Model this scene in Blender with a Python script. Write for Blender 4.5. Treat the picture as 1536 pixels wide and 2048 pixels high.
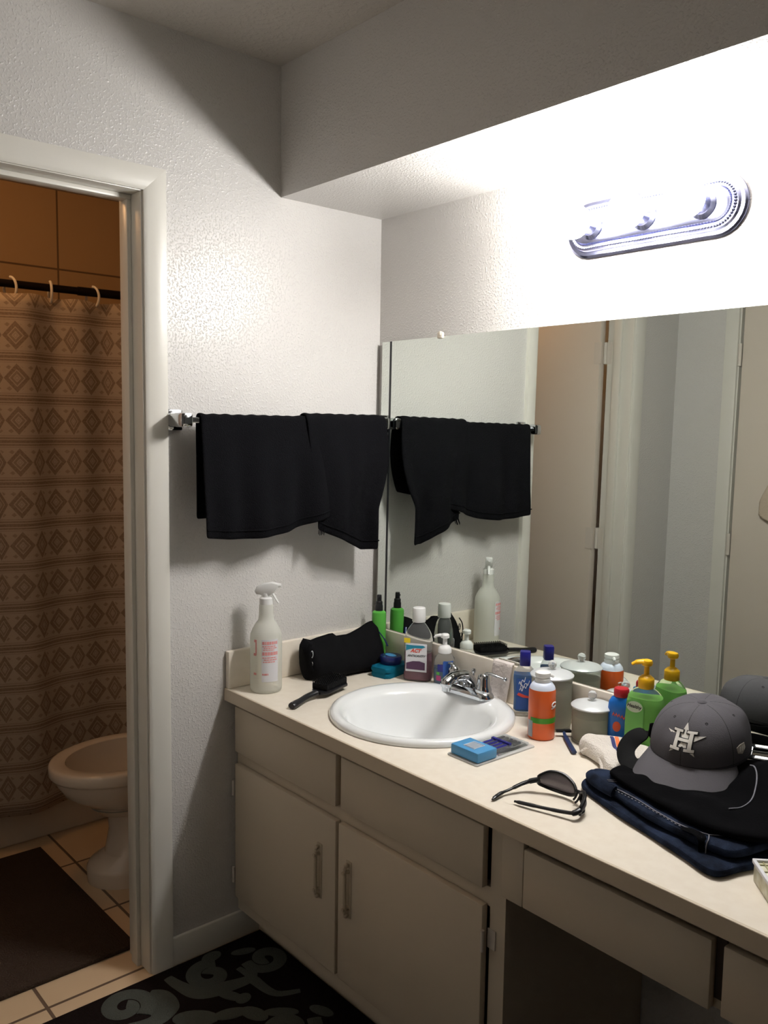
import bpy, bmesh, math, random
from mathutils import Vector, Matrix, noise as mnoise
random.seed(7)
S = bpy.context.scene
C = S.collection
PI = math.pi
for o in list(bpy.data.objects): bpy.data.objects.remove(o)

# ---------------------------------------------------------------- camera, light, exposure
CAMPOS = (2.0431, -1.7481, 1.4661)
YAW, PITCH, ROLL, FPX = 0.8554, -0.0981, 0.0150, 1729.45
fw = Vector((-math.sin(YAW)*math.cos(PITCH), math.cos(YAW)*math.cos(PITCH), math.sin(PITCH)))
rt = Vector((math.cos(YAW), math.sin(YAW), 0)); up = rt.cross(fw)
r2 = rt*math.cos(ROLL)+up*math.sin(ROLL); u2 = -rt*math.sin(ROLL)+up*math.cos(ROLL)
cd = bpy.data.cameras.new('camera'); cam = bpy.data.objects.new('camera', cd); C.objects.link(cam)
cd.sensor_fit = 'HORIZONTAL'; cd.sensor_width = 36; cd.lens = FPX/1536*36
cd.clip_start = .02
mw = Matrix.Identity(4)
for i in range(3):
    mw[i][0] = r2[i]; mw[i][1] = u2[i]; mw[i][2] = -fw[i]; mw[i][3] = CAMPOS[i]
cam.matrix_world = mw
S.camera = cam
w = bpy.data.worlds.new('world'); S.world = w; w.use_nodes = True
w.node_tree.nodes['Background'].inputs[0].default_value = (.9, .95, 1, 1)
w.node_tree.nodes['Background'].inputs[1].default_value = .02
BULB = 215.0
ld = bpy.data.lights.new('bathroom_lamp', 'POINT'); ld.energy = 5.4; ld.color = (1, .54, .23); ld.shadow_soft_size = .09
lo = bpy.data.objects.new('bathroom_lamp', ld); C.objects.link(lo); lo.location = (-.72, -1.08, 2.34)
S.view_settings.view_transform = 'Standard'; S.view_settings.look = 'None'
S.view_settings.exposure = 0.0; S.view_settings.gamma = 1

# ---------------------------------------------------------------- materials
def lin(c):
    return tuple((x/12.92 if x <= .04045 else ((x+.055)/1.055)**2.4) for x in c)
def rgb(r, g, b): return lin((r/255, g/255, b/255))
def mat(name, col, rough=.5, metal=0, spec=.5, trans=0, ior=1.45, alpha=1, sheen=0, coat=0, emit=None, es=0, sss=0):
    m = bpy.data.materials.new(name); m.use_nodes = True
    b = m.node_tree.nodes['Principled BSDF']
    b.inputs['Base Color'].default_value = (*col, 1)
    b.inputs['Roughness'].default_value = rough; b.inputs['Metallic'].default_value = metal
    b.inputs['Specular IOR Level'].default_value = spec
    b.inputs['Transmission Weight'].default_value = trans; b.inputs['IOR'].default_value = ior
    b.inputs['Sheen Weight'].default_value = sheen; b.inputs['Coat Weight'].default_value = coat
    if emit:
        b.inputs['Emission Color'].default_value = (*emit, 1); b.inputs['Emission Strength'].default_value = es
    return m
def nd(m, t, **k):
    n = m.node_tree.nodes.new(t)
    for a, v in k.items(): setattr(n, a, v)
    return n
def lk(m, a, b): m.node_tree.links.new(a, b)
def bump(m, scale=100, dist=.002, strength=.4, detail=2, lo=None, hi=None, stretch=None):
    b = m.node_tree.nodes['Principled BSDF']
    tc = nd(m, 'ShaderNodeTexCoord'); n = nd(m, 'ShaderNodeTexNoise')
    n.inputs['Scale'].default_value = scale; n.inputs['Detail'].default_value = detail
    if stretch:
        mp = nd(m, 'ShaderNodeMapping'); mp.inputs['Scale'].default_value = stretch
        lk(m, tc.outputs['Object'], mp.inputs[0]); lk(m, mp.outputs[0], n.inputs['Vector'])
    else: lk(m, tc.outputs['Object'], n.inputs['Vector'])
    src = n.outputs['Fac']
    if lo is not None:
        r = nd(m, 'ShaderNodeValToRGB'); r.color_ramp.elements[0].position = lo; r.color_ramp.elements[1].position = hi
        lk(m, src, r.inputs[0]); src = r.outputs[0]
    bp = nd(m, 'ShaderNodeBump'); bp.inputs['Distance'].default_value = dist; bp.inputs['Strength'].default_value = strength
    lk(m, src, bp.inputs['Height']); lk(m, bp.outputs[0], b.inputs['Normal'])
    return m
def vary(m, c1, c2, scale=8, lo=.35, hi=.65, detail=3):
    b = m.node_tree.nodes['Principled BSDF']
    tc = nd(m, 'ShaderNodeTexCoord'); n = nd(m, 'ShaderNodeTexNoise'); n.inputs['Scale'].default_value = scale; n.inputs['Detail'].default_value = detail
    lk(m, tc.outputs['Object'], n.inputs['Vector'])
    r = nd(m, 'ShaderNodeValToRGB'); r.color_ramp.elements[0].position = lo; r.color_ramp.elements[1].position = hi
    r.color_ramp.elements[0].color = (*c1, 1); r.color_ramp.elements[1].color = (*c2, 1)
    lk(m, n.outputs['Fac'], r.inputs[0]); lk(m, r.outputs[0], b.inputs['Base Color'])
    return m
def tile_mat(name, c, grout, w, h, off, axes, mortar=.006, rough=.35):
    m = mat(name, c, rough); b = m.node_tree.nodes['Principled BSDF']
    tc = nd(m, 'ShaderNodeTexCoord'); sx = nd(m, 'ShaderNodeSeparateXYZ'); cb = nd(m, 'ShaderNodeCombineXYZ')
    lk(m, tc.outputs['Object'], sx.inputs[0])
    lk(m, sx.outputs[axes[0]], cb.inputs[0]); lk(m, sx.outputs[axes[1]], cb.inputs[1])
    mp = nd(m, 'ShaderNodeMapping'); mp.inputs['Location'].default_value = (off[0], off[1], 0)
    lk(m, cb.outputs[0], mp.inputs[0])
    br = nd(m, 'ShaderNodeTexBrick'); br.offset = 0; br.inputs['Scale'].default_value = 1
    br.inputs['Brick Width'].default_value = w; br.inputs['Row Height'].default_value = h
    br.inputs['Mortar Size'].default_value = mortar; br.inputs['Mortar Smooth'].default_value = .1
    br.inputs['Color1'].default_value = (*c, 1); br.inputs['Color2'].default_value = (*[x*.94 for x in c], 1); br.inputs['Mortar'].default_value = (*grout, 1)
    lk(m, mp.outputs[0], br.inputs['Vector']); lk(m, br.outputs['Color'], b.inputs['Base Color'])
    bp = nd(m, 'ShaderNodeBump'); bp.inputs['Distance'].default_value = -.002; lk(m, br.outputs['Fac'], bp.inputs['Height']); lk(m, bp.outputs[0], b.inputs['Normal'])
    return m

WALL = rgb(208, 205, 201)
M = {}
M['wall'] = bump(mat('painted_wall', WALL, .31, spec=.55), 170, .0018, .5, 1.5, .5, .74)
M['ceil'] = bump(mat('painted_ceiling', rgb(198, 192, 184), .6, spec=.3), 80, .003, .5, 2, .45, .7)
M['trim'] = bump(mat('gloss_trim_paint', rgb(222, 219, 210), .3), 14, .0008, .3, 2, stretch=(1, 1, .2))
M['door'] = mat('door_paint', rgb(216, 205, 192), .34)
M['cab'] = bump(mat('cabinet_paint', rgb(204, 191, 171), .45), 40, .0006, .3)
M['pull'] = mat('painted_pull', rgb(190, 176, 154), .6)
M['cabdark'] = mat('cabinet_inside', rgb(120, 104, 84), .7)
M['counter'] = vary(mat('cream_laminate', rgb(234, 225, 210), .3), rgb(236, 227, 212), rgb(232, 222, 206), 40)
M['china'] = mat('white_china', rgb(240, 242, 242), .12, coat=.5)
M['bone'] = mat('bone_china', rgb(222, 208, 190), .14, coat=.4)
M['chrome'] = mat('chrome', rgb(205, 208, 212), .07, 1)
M['brushed'] = mat('worn_nickel', rgb(150, 153, 182), .22, 1)
M['mirror'] = mat('mirror_silver', rgb(226, 232, 226), .0, 1)
M['seam'] = mat('dark_seam', rgb(38, 42, 44), .4)
M['slab'] = mat('mirror_edge', rgb(120, 120, 116), .4)
M['bulb'] = mat('glowing_bulb', (1, 1, 1), .4, emit=(1, .975, .945), es=BULB)
M['terry'] = bump(mat('black_terry', rgb(13, 13, 16), .95, spec=.1), 420, .003, .9)
M['nylon'] = bump(mat('black_nylon', rgb(11, 11, 13), .85, spec=.12), 260, .001, .5)
M['blackplastic'] = mat('black_plastic', rgb(17, 18, 22), .35)
M['blackgloss'] = mat('glossy_black', rgb(14, 14, 16), .2, spec=.6)
M['bristle'] = bump(mat('black_bristles', rgb(13, 13, 15), .8, spec=.2), 300, .004, 1)
M['white'] = mat('white_plastic', rgb(232, 232, 230), .35)
M['frost'] = mat('frosted_plastic', rgb(236, 236, 228), .4, trans=.5, ior=1.06)
M['labelred'] = mat('red_print', rgb(224, 152, 150), .6)
M['labelwhite'] = mat('white_label', rgb(222, 222, 226), .5)
M['green'] = mat('green_plastic', rgb(84, 168, 66), .4)
M['navy'] = mat('navy_plastic', rgb(30, 30, 120), .3)
M['deepblue'] = mat('deep_blue_plastic', rgb(28, 36, 88), .25)
M['teal'] = mat('teal_plastic', rgb(24, 112, 140), .22, trans=.25, ior=1.15)
M['skyblue'] = mat('sky_blue_print', rgb(70, 140, 190), .4)
M['clear'] = mat('clear_plastic', rgb(235, 238, 238), .06, trans=.92, ior=1.12)
M['purple'] = mat('purple_rinse', rgb(122, 62, 82), .2)
M['purpleprint'] = mat('purple_print', rgb(84, 52, 84), .45)
M['tealprint'] = mat('teal_print', rgb(22, 132, 160), .45)
M['redprint'] = mat('bright_red_print', rgb(214, 74, 60), .45)
M['ink'] = mat('black_print', rgb(28, 34, 38), .5)
M['yellow'] = mat('yellow_plastic', rgb(236, 180, 22), .32)
M['yellowprint'] = mat('yellow_sticker', rgb(222, 196, 20), .5)
M['greengel'] = mat('green_gel', rgb(140, 222, 100), .15, trans=.3, ior=1.15)
M['greenclear'] = mat('green_tinted_plastic', rgb(226, 243, 208), .08, trans=.9, ior=1.12)
M['paleprint'] = mat('pale_green_print', rgb(206, 222, 196), .5)
M['bluegel'] = mat('blue_rinse', rgb(32, 104, 176), .2, trans=.25, ior=1.2)
M['blueprint'] = mat('blue_print', rgb(40, 84, 158), .4)
M['powder'] = mat('powder_blue_plastic', rgb(24, 104, 190), .32)
M['redcap'] = mat('red_plastic', rgb(176, 30, 42), .4)
M['orange'] = mat('orange_print', rgb(224, 98, 36), .34)
M['orangeprint'] = mat('orange_ink', rgb(226, 90, 48), .5)
M['greenband'] = mat('green_band', rgb(72, 150, 40), .4)
M['greyprint'] = mat('grey_print', rgb(150, 158, 168), .45)
M['lilacwhite'] = mat('bluish_white_plastic', rgb(214, 222, 238), .3)
M['frostglass'] = mat('smoky_glass', rgb(232, 233, 224), .25, trans=.8, ior=1.08)
M['knob'] = mat('glass_knob', rgb(245, 246, 246), .03, trans=.75, ior=1.3)
M['cotton'] = mat('cotton_fill', rgb(196, 193, 176), .9)
M['lid'] = mat('brushed_lid', rgb(216, 219, 220), .32, .15)
M['washcloth'] = bump(mat('white_terry', rgb(232, 224, 214), .95, spec=.1, sheen=.3), 300, .004, 1)
M['waffle'] = bump(mat('waffle_cloth', rgb(224, 214, 208), .9, spec=.1), 140, .003, .8)
M['stripenavy'] = mat('navy_stripe', rgb(52, 58, 106), .9)
M['stripeorange'] = mat('orange_stripe', rgb(240, 124, 74), .9)
M['denim'] = bump(vary(mat('dark_denim', rgb(26, 31, 44), .95, spec=.06), rgb(20, 24, 34), rgb(38, 47, 66), 30), 500, .001, .7)
M['stitch'] = mat('tan_stitching', rgb(120, 120, 128), .8)
M['blackcloth'] = bump(mat('black_cotton', rgb(9, 9, 11), .95, spec=.05), 300, .001, .6)
M['leather'] = bump(mat('black_leather', rgb(6, 6, 7), .7, spec=.12), 200, .0006, .4)
M['capcloth'] = bump(mat('grey_twill', rgb(86, 84, 88), .9, spec=.12), 600, .0008, .6)
M['capdark'] = mat('dark_eyelet', rgb(40, 39, 42), .9)
M['thread'] = mat('pale_thread', rgb(224, 220, 212), .7)
M['patch'] = mat('silver_patch', rgb(176, 168, 158), .5)
M['frame'] = mat('black_frame', rgb(16, 16, 20), .32)
M['lens'] = mat('dark_lens', rgb(126, 120, 126), .2)
M['plaid'] = vary(mat('pale_box_print', rgb(206, 204, 178), .5), rgb(196, 190, 160), rgb(222, 222, 206), 60)
M['rugdark'] = bump(mat('dark_brown_pile', rgb(32, 25, 24), 1, spec=.05), 350, .004, 1)
M['rugscroll'] = bump(mat('sage_pile', rgb(80, 83, 77), 1, spec=.05), 350, .004, 1)
M['matpile'] = bump(mat('dark_mat_pile', rgb(66, 54, 46), 1, spec=.05), 200, .006, 1)
M['rod'] = mat('dark_bronze_rod', rgb(30, 20, 16), .35, .6)
M['ring'] = mat('ivory_ring', rgb(226, 214, 196), .4)
M['tub'] = mat('tub_enamel', rgb(214, 202, 186), .25)
M['walltile'] = tile_mat('bath_wall_tile', rgb(214, 178, 134), rgb(136, 108, 80), .33, .335, (.345, .235), (1, 2), .004)
M['floortile'] = tile_mat('floor_tile', rgb(222, 194, 158), rgb(112, 92, 76), .335, .335, (.038, .03), (0, 1), .0045)
M['beigecloth'] = bump(mat('beige_terry', rgb(200, 184, 166), .95, spec=.1), 260, .003, .8)
M['hinge'] = mat('painted_hinge', rgb(214, 206, 196), .4)
M['gapdark'] = mat('painted_gap_shade', rgb(60, 50, 44), .9)
M['brass'] = mat('dull_brass', rgb(120, 96, 66), .4, .8)

# shower curtain: striped bands with concentric diamonds, in cloth coordinates (metres)
def curtain_material():
    m = mat('woven_curtain', rgb(190, 168, 140), .6, spec=.35)
    b = m.node_tree.nodes['Principled BSDF']
    uv = nd(m, 'ShaderNodeTexCoord'); sp = nd(m, 'ShaderNodeSeparateXYZ'); lk(m, uv.outputs['UV'], sp.inputs[0])
    def mth(op, a, bb=None, cc=None):
        n = nd(m, 'ShaderNodeMath', operation=op)
        for i, v in enumerate((a, bb, cc)):
            if v is None: continue
            if isinstance(v, (int, float)): n.inputs[i].default_value = v
            else: lk(m, v, n.inputs[i])
        return n.outputs[0]
    U, V = sp.outputs[0], sp.outputs[1]
    PV, PU = .138, .134
    fv = mth('FRACT', mth('DIVIDE', V, PV))              # 0..1 within a row
    fu = mth('FRACT', mth('DIVIDE', U, PU))
    dv = mth('ABSOLUTE', mth('SUBTRACT', fv, .5))        # diamond row centre at .5
    def diamond(cx, rx, rv):
        du = mth('ABSOLUTE', mth('SUBTRACT', fu, cx))
        return mth('ADD', mth('DIVIDE', du, rx), mth('DIVIDE', dv, rv))
    def band(d, a, c): return mth('MULTIPLY', mth('GREATER_THAN', d, a), mth('LESS_THAN', d, c))
    d1, d2 = diamond(.3, .30, .34), diamond(.80, .19, .34)
    du2 = mth('ABSOLUTE', mth('SUBTRACT', mth('FRACT', mth('MULTIPLY', fu, 4)), .5))
    dots = mth('LESS_THAN', mth('ADD', mth('DIVIDE', du2, .28), mth('DIVIDE', mth('ABSOLUTE', mth('SUBTRACT', dv, .25)), .05)), 1)
    out = mth('MULTIPLY', dots, mth('MULTIPLY', mth('GREATER_THAN', d1, 1.15), mth('GREATER_THAN', d2, 1.15)))
    out = mth('MULTIPLY', out, .7)
    for d in (d1, d2):
        out = mth('MAXIMUM', out, band(d, .62, 1.0)); out = mth('MAXIMUM', out, mth('MULTIPLY', band(d, .3, .52), .85)); out = mth('MAXIMUM', out, mth('MULTIPLY', band(d, .1, .22), .4))
    for a, c, k in ((0, .035, 1), (.06, .1, .9), (.13, .145, .7), (.965, 1, 1), (.9, .94, .9), (.86, .872, .7)):
        out = mth('MAXIMUM', out, mth('MULTIPLY', band(fv, a, c), k))
    ns = nd(m, 'ShaderNodeTexNoise'); ns.inputs['Scale'].default_value = 160; lk(m, uv.outputs['UV'], ns.inputs['Vector'])
    fac = mth('MULTIPLY', out, mth('MULTIPLY_ADD', ns.outputs['Fac'], .7, .3))
    mx = nd(m, 'ShaderNodeMix', data_type='RGBA'); lk(m, fac, mx.inputs['Factor'])
    mx.inputs['A'].default_value = (*rgb(186, 166, 144), 1); mx.inputs['B'].default_value = (*rgb(112, 88, 68), 1)
    lk(m, mx.outputs['Result'], b.inputs['Base Color'])
    return m
M['curtain'] = curtain_material()

# ---------------------------------------------------------------- geometry helpers
ORG = {}
def thing(name, label, cat, loc=(0, 0, 0), rz=0, group=None, rx=0, ry=0):
    o = bpy.data.objects.new(name, None); C.objects.link(o); o.empty_display_size = .05
    o.location = loc; o.rotation_euler = (rx, ry, rz)
    o['label'] = label; o['category'] = cat
    if group: o['group'] = group
    return o
def tag(o, label, cat, group=None):
    o['label'] = label; o['category'] = cat
    if group: o['group'] = group
    return o
def obj(name, bm, m, parent=None, smooth=True, world=False, auto=40, sub=0, solid=0, label=None, uv=False):
    me = bpy.data.meshes.new(name)
    if world and parent is not None:
        p = parent; off = Vector((0, 0, 0))
        while p is not None: off += p.location; p = p.parent
        bmesh.ops.translate(bm, verts=bm.verts, vec=-off)
    bmesh.ops.recalc_face_normals(bm, faces=bm.faces)
    bm.to_mesh(me); bm.free()
    ms = m if isinstance(m, (list, tuple)) else [m]
    for x in ms: me.materials.append(x)
    o = bpy.data.objects.new(name, me); C.objects.link(o)
    if parent is not None: o.parent = parent
    if smooth:
        for p in me.polygons: p.use_smooth = True
        me.set_sharp_from_angle(angle=math.radians(auto))
    if solid:
        s = o.modifiers.new('thickness', 'SOLIDIFY'); s.thickness = solid; s.offset = 0
    if sub:
        s = o.modifiers.new('smooth', 'SUBSURF'); s.levels = sub; s.render_levels = sub
    if label: o['label'] = label
    return o
def struct(name, bm, m, parent=None, smooth=False, **k):
    o = obj(name, bm, m, parent, smooth, **k)
    if parent is None: o['kind'] = 'structure'
    return o
def B(): return bmesh.new()
def box(bm, x0, x1, y0, y1, z0, z1, bev=0, seg=2, mi=0, mtx=None):
    v = [bm.verts.new(p) for p in ((x0, y0, z0), (x1, y0, z0), (x1, y1, z0), (x0, y1, z0), (x0, y0, z1), (x1, y0, z1), (x1, y1, z1), (x0, y1, z1))]
    fs = [bm.faces.new([v[i] for i in q]) for q in ((0, 3, 2, 1), (4, 5, 6, 7), (0, 1, 5, 4), (1, 2, 6, 5), (2, 3, 7, 6), (3, 0, 4, 7))]
    for f in fs: f.material_index = mi
    if mtx is not None: bmesh.ops.transform(bm, matrix=mtx, verts=v)
    if bev:
        es = list({e for f in fs for e in f.edges})
        bmesh.ops.bevel(bm, geom=es, offset=bev, segments=seg, affect='EDGES', profile=.5)
    return bm
def bxo(name, x0, x1, y0, y1, z0, z1, m, parent=None, bev=0, world=True, label=None):
    return obj(name, box(B(), x0, x1, y0, y1, z0, z1, bev), m, parent, smooth=bev > 0, world=world, label=label)
def lathe(bm, prof, seg=32, c=(0, 0), sx=1, sy=1, power=2, mtx=None, cap=True, mi=0):
    """profile of (radius, z); power > 2 squares the section"""
    rings = []
    for r, z in prof:
        ring = []
        for i in range(seg):
            t = 2*PI*i/seg; ct, st = math.cos(t), math.sin(t)
            k = 1 if power == 2 else (abs(ct)**power+abs(st)**power)**(-1/power)
            ring.append(bm.verts.new((c[0]+r*sx*k*ct, c[1]+r*sy*k*st, z)))
        rings.append(ring)
    for a, b in zip(rings, rings[1:]):
        for i in range(seg):
            f = bm.faces.new((a[i], a[(i+1) % seg], b[(i+1) % seg], b[i])); f.material_index = mi
    if cap:
        for ring, rev in ((rings[0], 1), (rings[-1], 0)):
            f = bm.faces.new(ring[::-1] if rev else ring); f.material_index = mi
    if mtx is not None: bmesh.ops.transform(bm, matrix=mtx, verts=[v for r in rings for v in r])
    return bm
def tube(bm, pts, rad, seg=10, flat=1.0, closed=False, upv=None, cap=True, mi=0):
    """tube through pts, rad number or list; flat squeezes it along the up vector"""
    P = [Vector(p) for p in pts]; n = len(P); rings = []
    R = rad if isinstance(rad, (list, tuple)) else [rad]*n
    U = Vector(upv) if upv else Vector((0, 0, 1))
    prev = None
    for i in range(n):
        if closed: d = P[(i+1) % n]-P[i-1]
        else: d = P[min(i+1, n-1)]-P[max(i-1, 0)]
        d.normalize()
        if upv or prev is None:
            u = U - d*U.dot(d)
            if u.length < 1e-3: u = Vector((1, 0, 0))-d*d.x
        else: u = prev-d*prev.dot(d)
        u.normalize(); prev = u; s = d.cross(u)
        rings.append([bm.verts.new(P[i]+s*(R[i]*math.cos(2*PI*k/seg))+u*(R[i]*flat*math.sin(2*PI*k/seg))) for k in range(seg)])
    for i in range(n if closed else n-1):
        a, b = rings[i], rings[(i+1) % n]
        for k in range(seg):
            f = bm.faces.new((a[k], a[(k+1) % seg], b[(k+1) % seg], b[k])); f.material_index = mi
    if cap and not closed:
        bm.faces.new(rings[0][::-1]).material_index = mi; bm.faces.new(rings[-1]).material_index = mi
    return bm
def spline(pts, n=8, closed=False):
    P = [Vector(p) for p in pts]; out = []; m = len(P)
    rng = range(m if closed else m-1)
    for i in rng:
        g = (lambda k: P[k % m]) if closed else (lambda k: P[max(0, min(m-1, k))])
        p0, p1, p2, p3 = g(i-1), g(i), g(i+1), g(i+2)
        for k in range(n):
            t = k/n
            out.append(.5*((2*p1)+(p2-p0)*t+(2*p0-5*p1+4*p2-p3)*t*t+(3*p1-p0-3*p2+p3)*t**3))
    if not closed: out.append(P[-1])
    return out
def prism(bm, outline, z0, z1, bev=0, mi=0, mtx=None, seg=2):
    """2-D outline (counter-clockwise) extruded along z"""
    lo_ = [bm.verts.new((p[0], p[1], z0)) for p in outline]; hi_ = [bm.verts.new((p[0], p[1], z1)) for p in outline]
    n = len(lo_); fs = [bm.faces.new(lo_[::-1]), bm.faces.new(hi_)]
    for i in range(n): fs.append(bm.faces.new((lo_[i], lo_[(i+1) % n], hi_[(i+1) % n], hi_[i])))
    for f in fs: f.material_index = mi
    if bev: bmesh.ops.bevel(bm, geom=list(set(fs[0].edges) | set(fs[1].edges)), offset=bev, segments=seg, affect='EDGES', profile=.5)
    if mtx is not None:
        bmesh.ops.transform(bm, matrix=mtx, verts=bm.verts if bev else lo_+hi_)
    return bm
def grid(bm, nu, nv, f, uvf=None):
    vs = [[bm.verts.new(f(i/nu, j/nv)) for j in range(nv+1)] for i in range(nu+1)]
    lay = bm.loops.layers.uv.new('UVMap') if uvf else None
    for i in range(nu):
        for j in range(nv):
            fc = bm.faces.new((vs[i][j], vs[i+1][j], vs[i+1][j+1], vs[i][j+1]))
            if lay:
                for l, (a, b) in zip(fc.loops, ((i, j), (i+1, j), (i+1, j+1), (i, j+1))): l[lay].uv = uvf(a/nu, b/nv)
    return bm
def sphere(bm, c, r, seg=20, rings=12, sx=1, sy=1, sz=1, mi=0):
    vs = bmesh.ops.create_uvsphere(bm, u_segments=seg, v_segments=rings, radius=r)['verts']
    bmesh.ops.transform(bm, matrix=Matrix.Translation(c) @ Matrix.Diagonal((sx, sy, sz, 1)), verts=vs)
    return bm
def pile(bm, outline, z0, h, rings=9, amp=.006, fr=18, seed=0, edge=.35, tilt=None):
    """a soft cloth mound over a closed outline"""
    O = [Vector((p[0], p[1], 0)) for p in outline]; n = len(O); c = sum(O, Vector())/n
    R = []
    for k in range(rings+1):
        s = k/rings
        ring = []
        for p in O:
            if s < edge:
                a = s/edge*PI; q = p+(p-c).normalized()*0.010*math.sin(a); zz = z0+h*(1-math.cos(a))/2*.86
            else:
                t = (s-edge)/(1-edge); q = p.lerp(c, t*.98); zz = z0+h*(.86+.14*math.sin(t*PI/2))
            if 0 < s:
                nz = mnoise.noise(Vector((q.x*fr+seed, q.y*fr, zz*fr*1.5)))
                n2 = mnoise.noise(Vector((q.x*fr*.45+seed*3, q.y*fr*.9, zz*9)))
                zz += amp*(nz*.6+n2)*min(1, s*2); d = (q-c); d = d.normalized() if d.length > 1e-4 else d
                q = q+d*amp*nz*(.8 if s < .6 else .2)
            if tilt: zz += tilt(q.x, q.y)*min(1, s/edge)
            ring.append(bm.verts.new((q.x, q.y, max(zz, z0))))
        R.append(ring)
    for a, b in zip(R, R[1:]):
        for i in range(n): bm.faces.new((a[i], a[(i+1) % n], b[(i+1) % n], b[i]))
    bm.faces.new(R[0][::-1]); bm.faces.new(R[-1])
    return bm
def text_geo(body, size, depth=.0006, shear=0, bold=0):
    cu = bpy.data.curves.new('lettering', 'FONT'); cu.body = body; cu.size = size; cu.extrude = depth; cu.align_x = 'CENTER'; cu.align_y = 'CENTER'
    cu.shear = shear; cu.offset = bold; cu.resolution_u = 3
    to = bpy.data.objects.new('lettering_source', cu); C.objects.link(to)
    dg = bpy.context.evaluated_depsgraph_get(); me = bpy.data.meshes.new_from_object(to.evaluated_get(dg))
    bpy.data.objects.remove(to); bpy.data.curves.remove(cu)
    return me
def add_text(bm, body, size, place, depth=.0006, shear=0, bold=0, mi=0):
    """place(x, y, d) maps flat lettering coordinates to the surface"""
    me = text_geo(body, size, depth, shear, bold); t = bmesh.new(); t.from_mesh(me)
    bmesh.ops.triangulate(t, faces=t.faces)
    vm = {v: bm.verts.new(place(v.co.x, v.co.y, v.co.z)) for v in t.verts}
    for f in t.faces:
        try: bm.faces.new([vm[v] for v in f.verts]).material_index = mi
        except ValueError: pass
    t.free(); bpy.data.meshes.remove(me)
    return bm
def wrap(rx, ry, ang, z0, off=.0008):
    """wrap flat (x, y) onto an elliptic cylinder round the local z axis, centred on heading ang"""
    def f(x, y, d=0):
        a = ang+x/((rx+ry)/2)
        return ((rx+off+d)*math.cos(a), (ry+off+d)*math.sin(a), z0+y)
    return f
def strip(bm, place, x0, x1, y0, y1, n=8, th=.0006, mi=0):
    """a thin label patch wrapped by place()"""
    rows = []
    for d in (0, th):
        rows.append([[bm.verts.new(place(x0+(x1-x0)*i/n, y, d)) for i in range(n+1)] for y in (y0, y1)])
    for r, fl in ((rows[0], 1), (rows[1], 0)):
        for i in range(n):
            q = (r[0][i], r[0][i+1], r[1][i+1], r[1][i]); bm.faces.new(q[::-1] if fl else q).material_index = mi
    for j in (0, 1):
        for i in range(n): bm.faces.new((rows[0][j][i], rows[0][j][i+1], rows[1][j][i+1], rows[1][j][i])).material_index = mi
    for i in (0, n): bm.faces.new((rows[0][0][i], rows[0][1][i], rows[1][1][i], rows[1][0][i])).material_index = mi
    return bm
from mathutils.bvhtree import BVHTree
def tree(bm): bm.normal_update(); return BVHTree.FromBMesh(bm)
def drape(bv, pts, off=.001):
    out = []
    for p in pts:
        h = bv.ray_cast(Vector((p[0], p[1], 2)), Vector((0, 0, -1)))
        out.append(Vector((p[0], p[1], (h[0].z if h[0] else H0)+off)))
    return out
def facing(p):   # heading from a point to the photograph's viewpoint, for turning labels
    return math.atan2(-1.7481-p[1], 2.0431-p[0])

H0 = .7415          # worktop
CZ = 2.434          # ceiling

# ---------------------------------------------------------------- the room
bm = B()
box(bm, -.124, 0, -.759, 0, 0, CZ); box(bm, -.124, 0, -1.405, -.759, 2.05, CZ); box(bm, -.124, 0, -1.84, -1.405, 0, CZ)
struct('wall_left', bm, M['wall'])
struct('wall_back', box(B(), -1.83, 4.72, 0, .12, 0, CZ), M['wall'])
bm = B(); box(bm, 0, .27, -1.84, -1.72, 0, CZ); box(bm, .27, 1.04, -1.84, -1.72, 2.05, CZ); box(bm, 1.04, 1.2, -1.84, -1.72, 0, CZ); box(bm, 1.08, 1.2, -6.4, -1.84, 0, CZ)
struct('wall_front', bm, M['wall'])
struct('wall_right', box(B(), 4.6, 4.72, -6.52, 0, 0, CZ), M['wall'])
struct('wall_rear', box(B(), 1.08, 4.72, -6.52, -6.4, 0, CZ), M['wall'])
struct('ceiling', box(B(), -1.83, 4.72, -6.52, .12, CZ, CZ+.1), M['ceil'])
struct('soffit', box(B(), 0, 2.7, -.365, 0, 2.0893, CZ), M['wall'])
struct('floor', box(B(), -1.83, .024, -6.52, .12, -.1, 0), M['floortile'])
struct('floor_vanity', box(B(), .024, 4.72, -6.52, .12, -.1, 0), bump(mat('low_bounce_brown', rgb(104, 86, 68), .6), 60, .0006, .3))  # unseen floor, its invented dark brown cuts light bounced onto the cabinets
struct('wall_bathroom_far', box(B(), -1.83, -1.7, -2.05, 0, 0, CZ), M['walltile'])
struct('wall_bathroom_side', box(B(), -1.7, -.124, -2.15, -2.05, 0, CZ), M['wall'])

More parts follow.
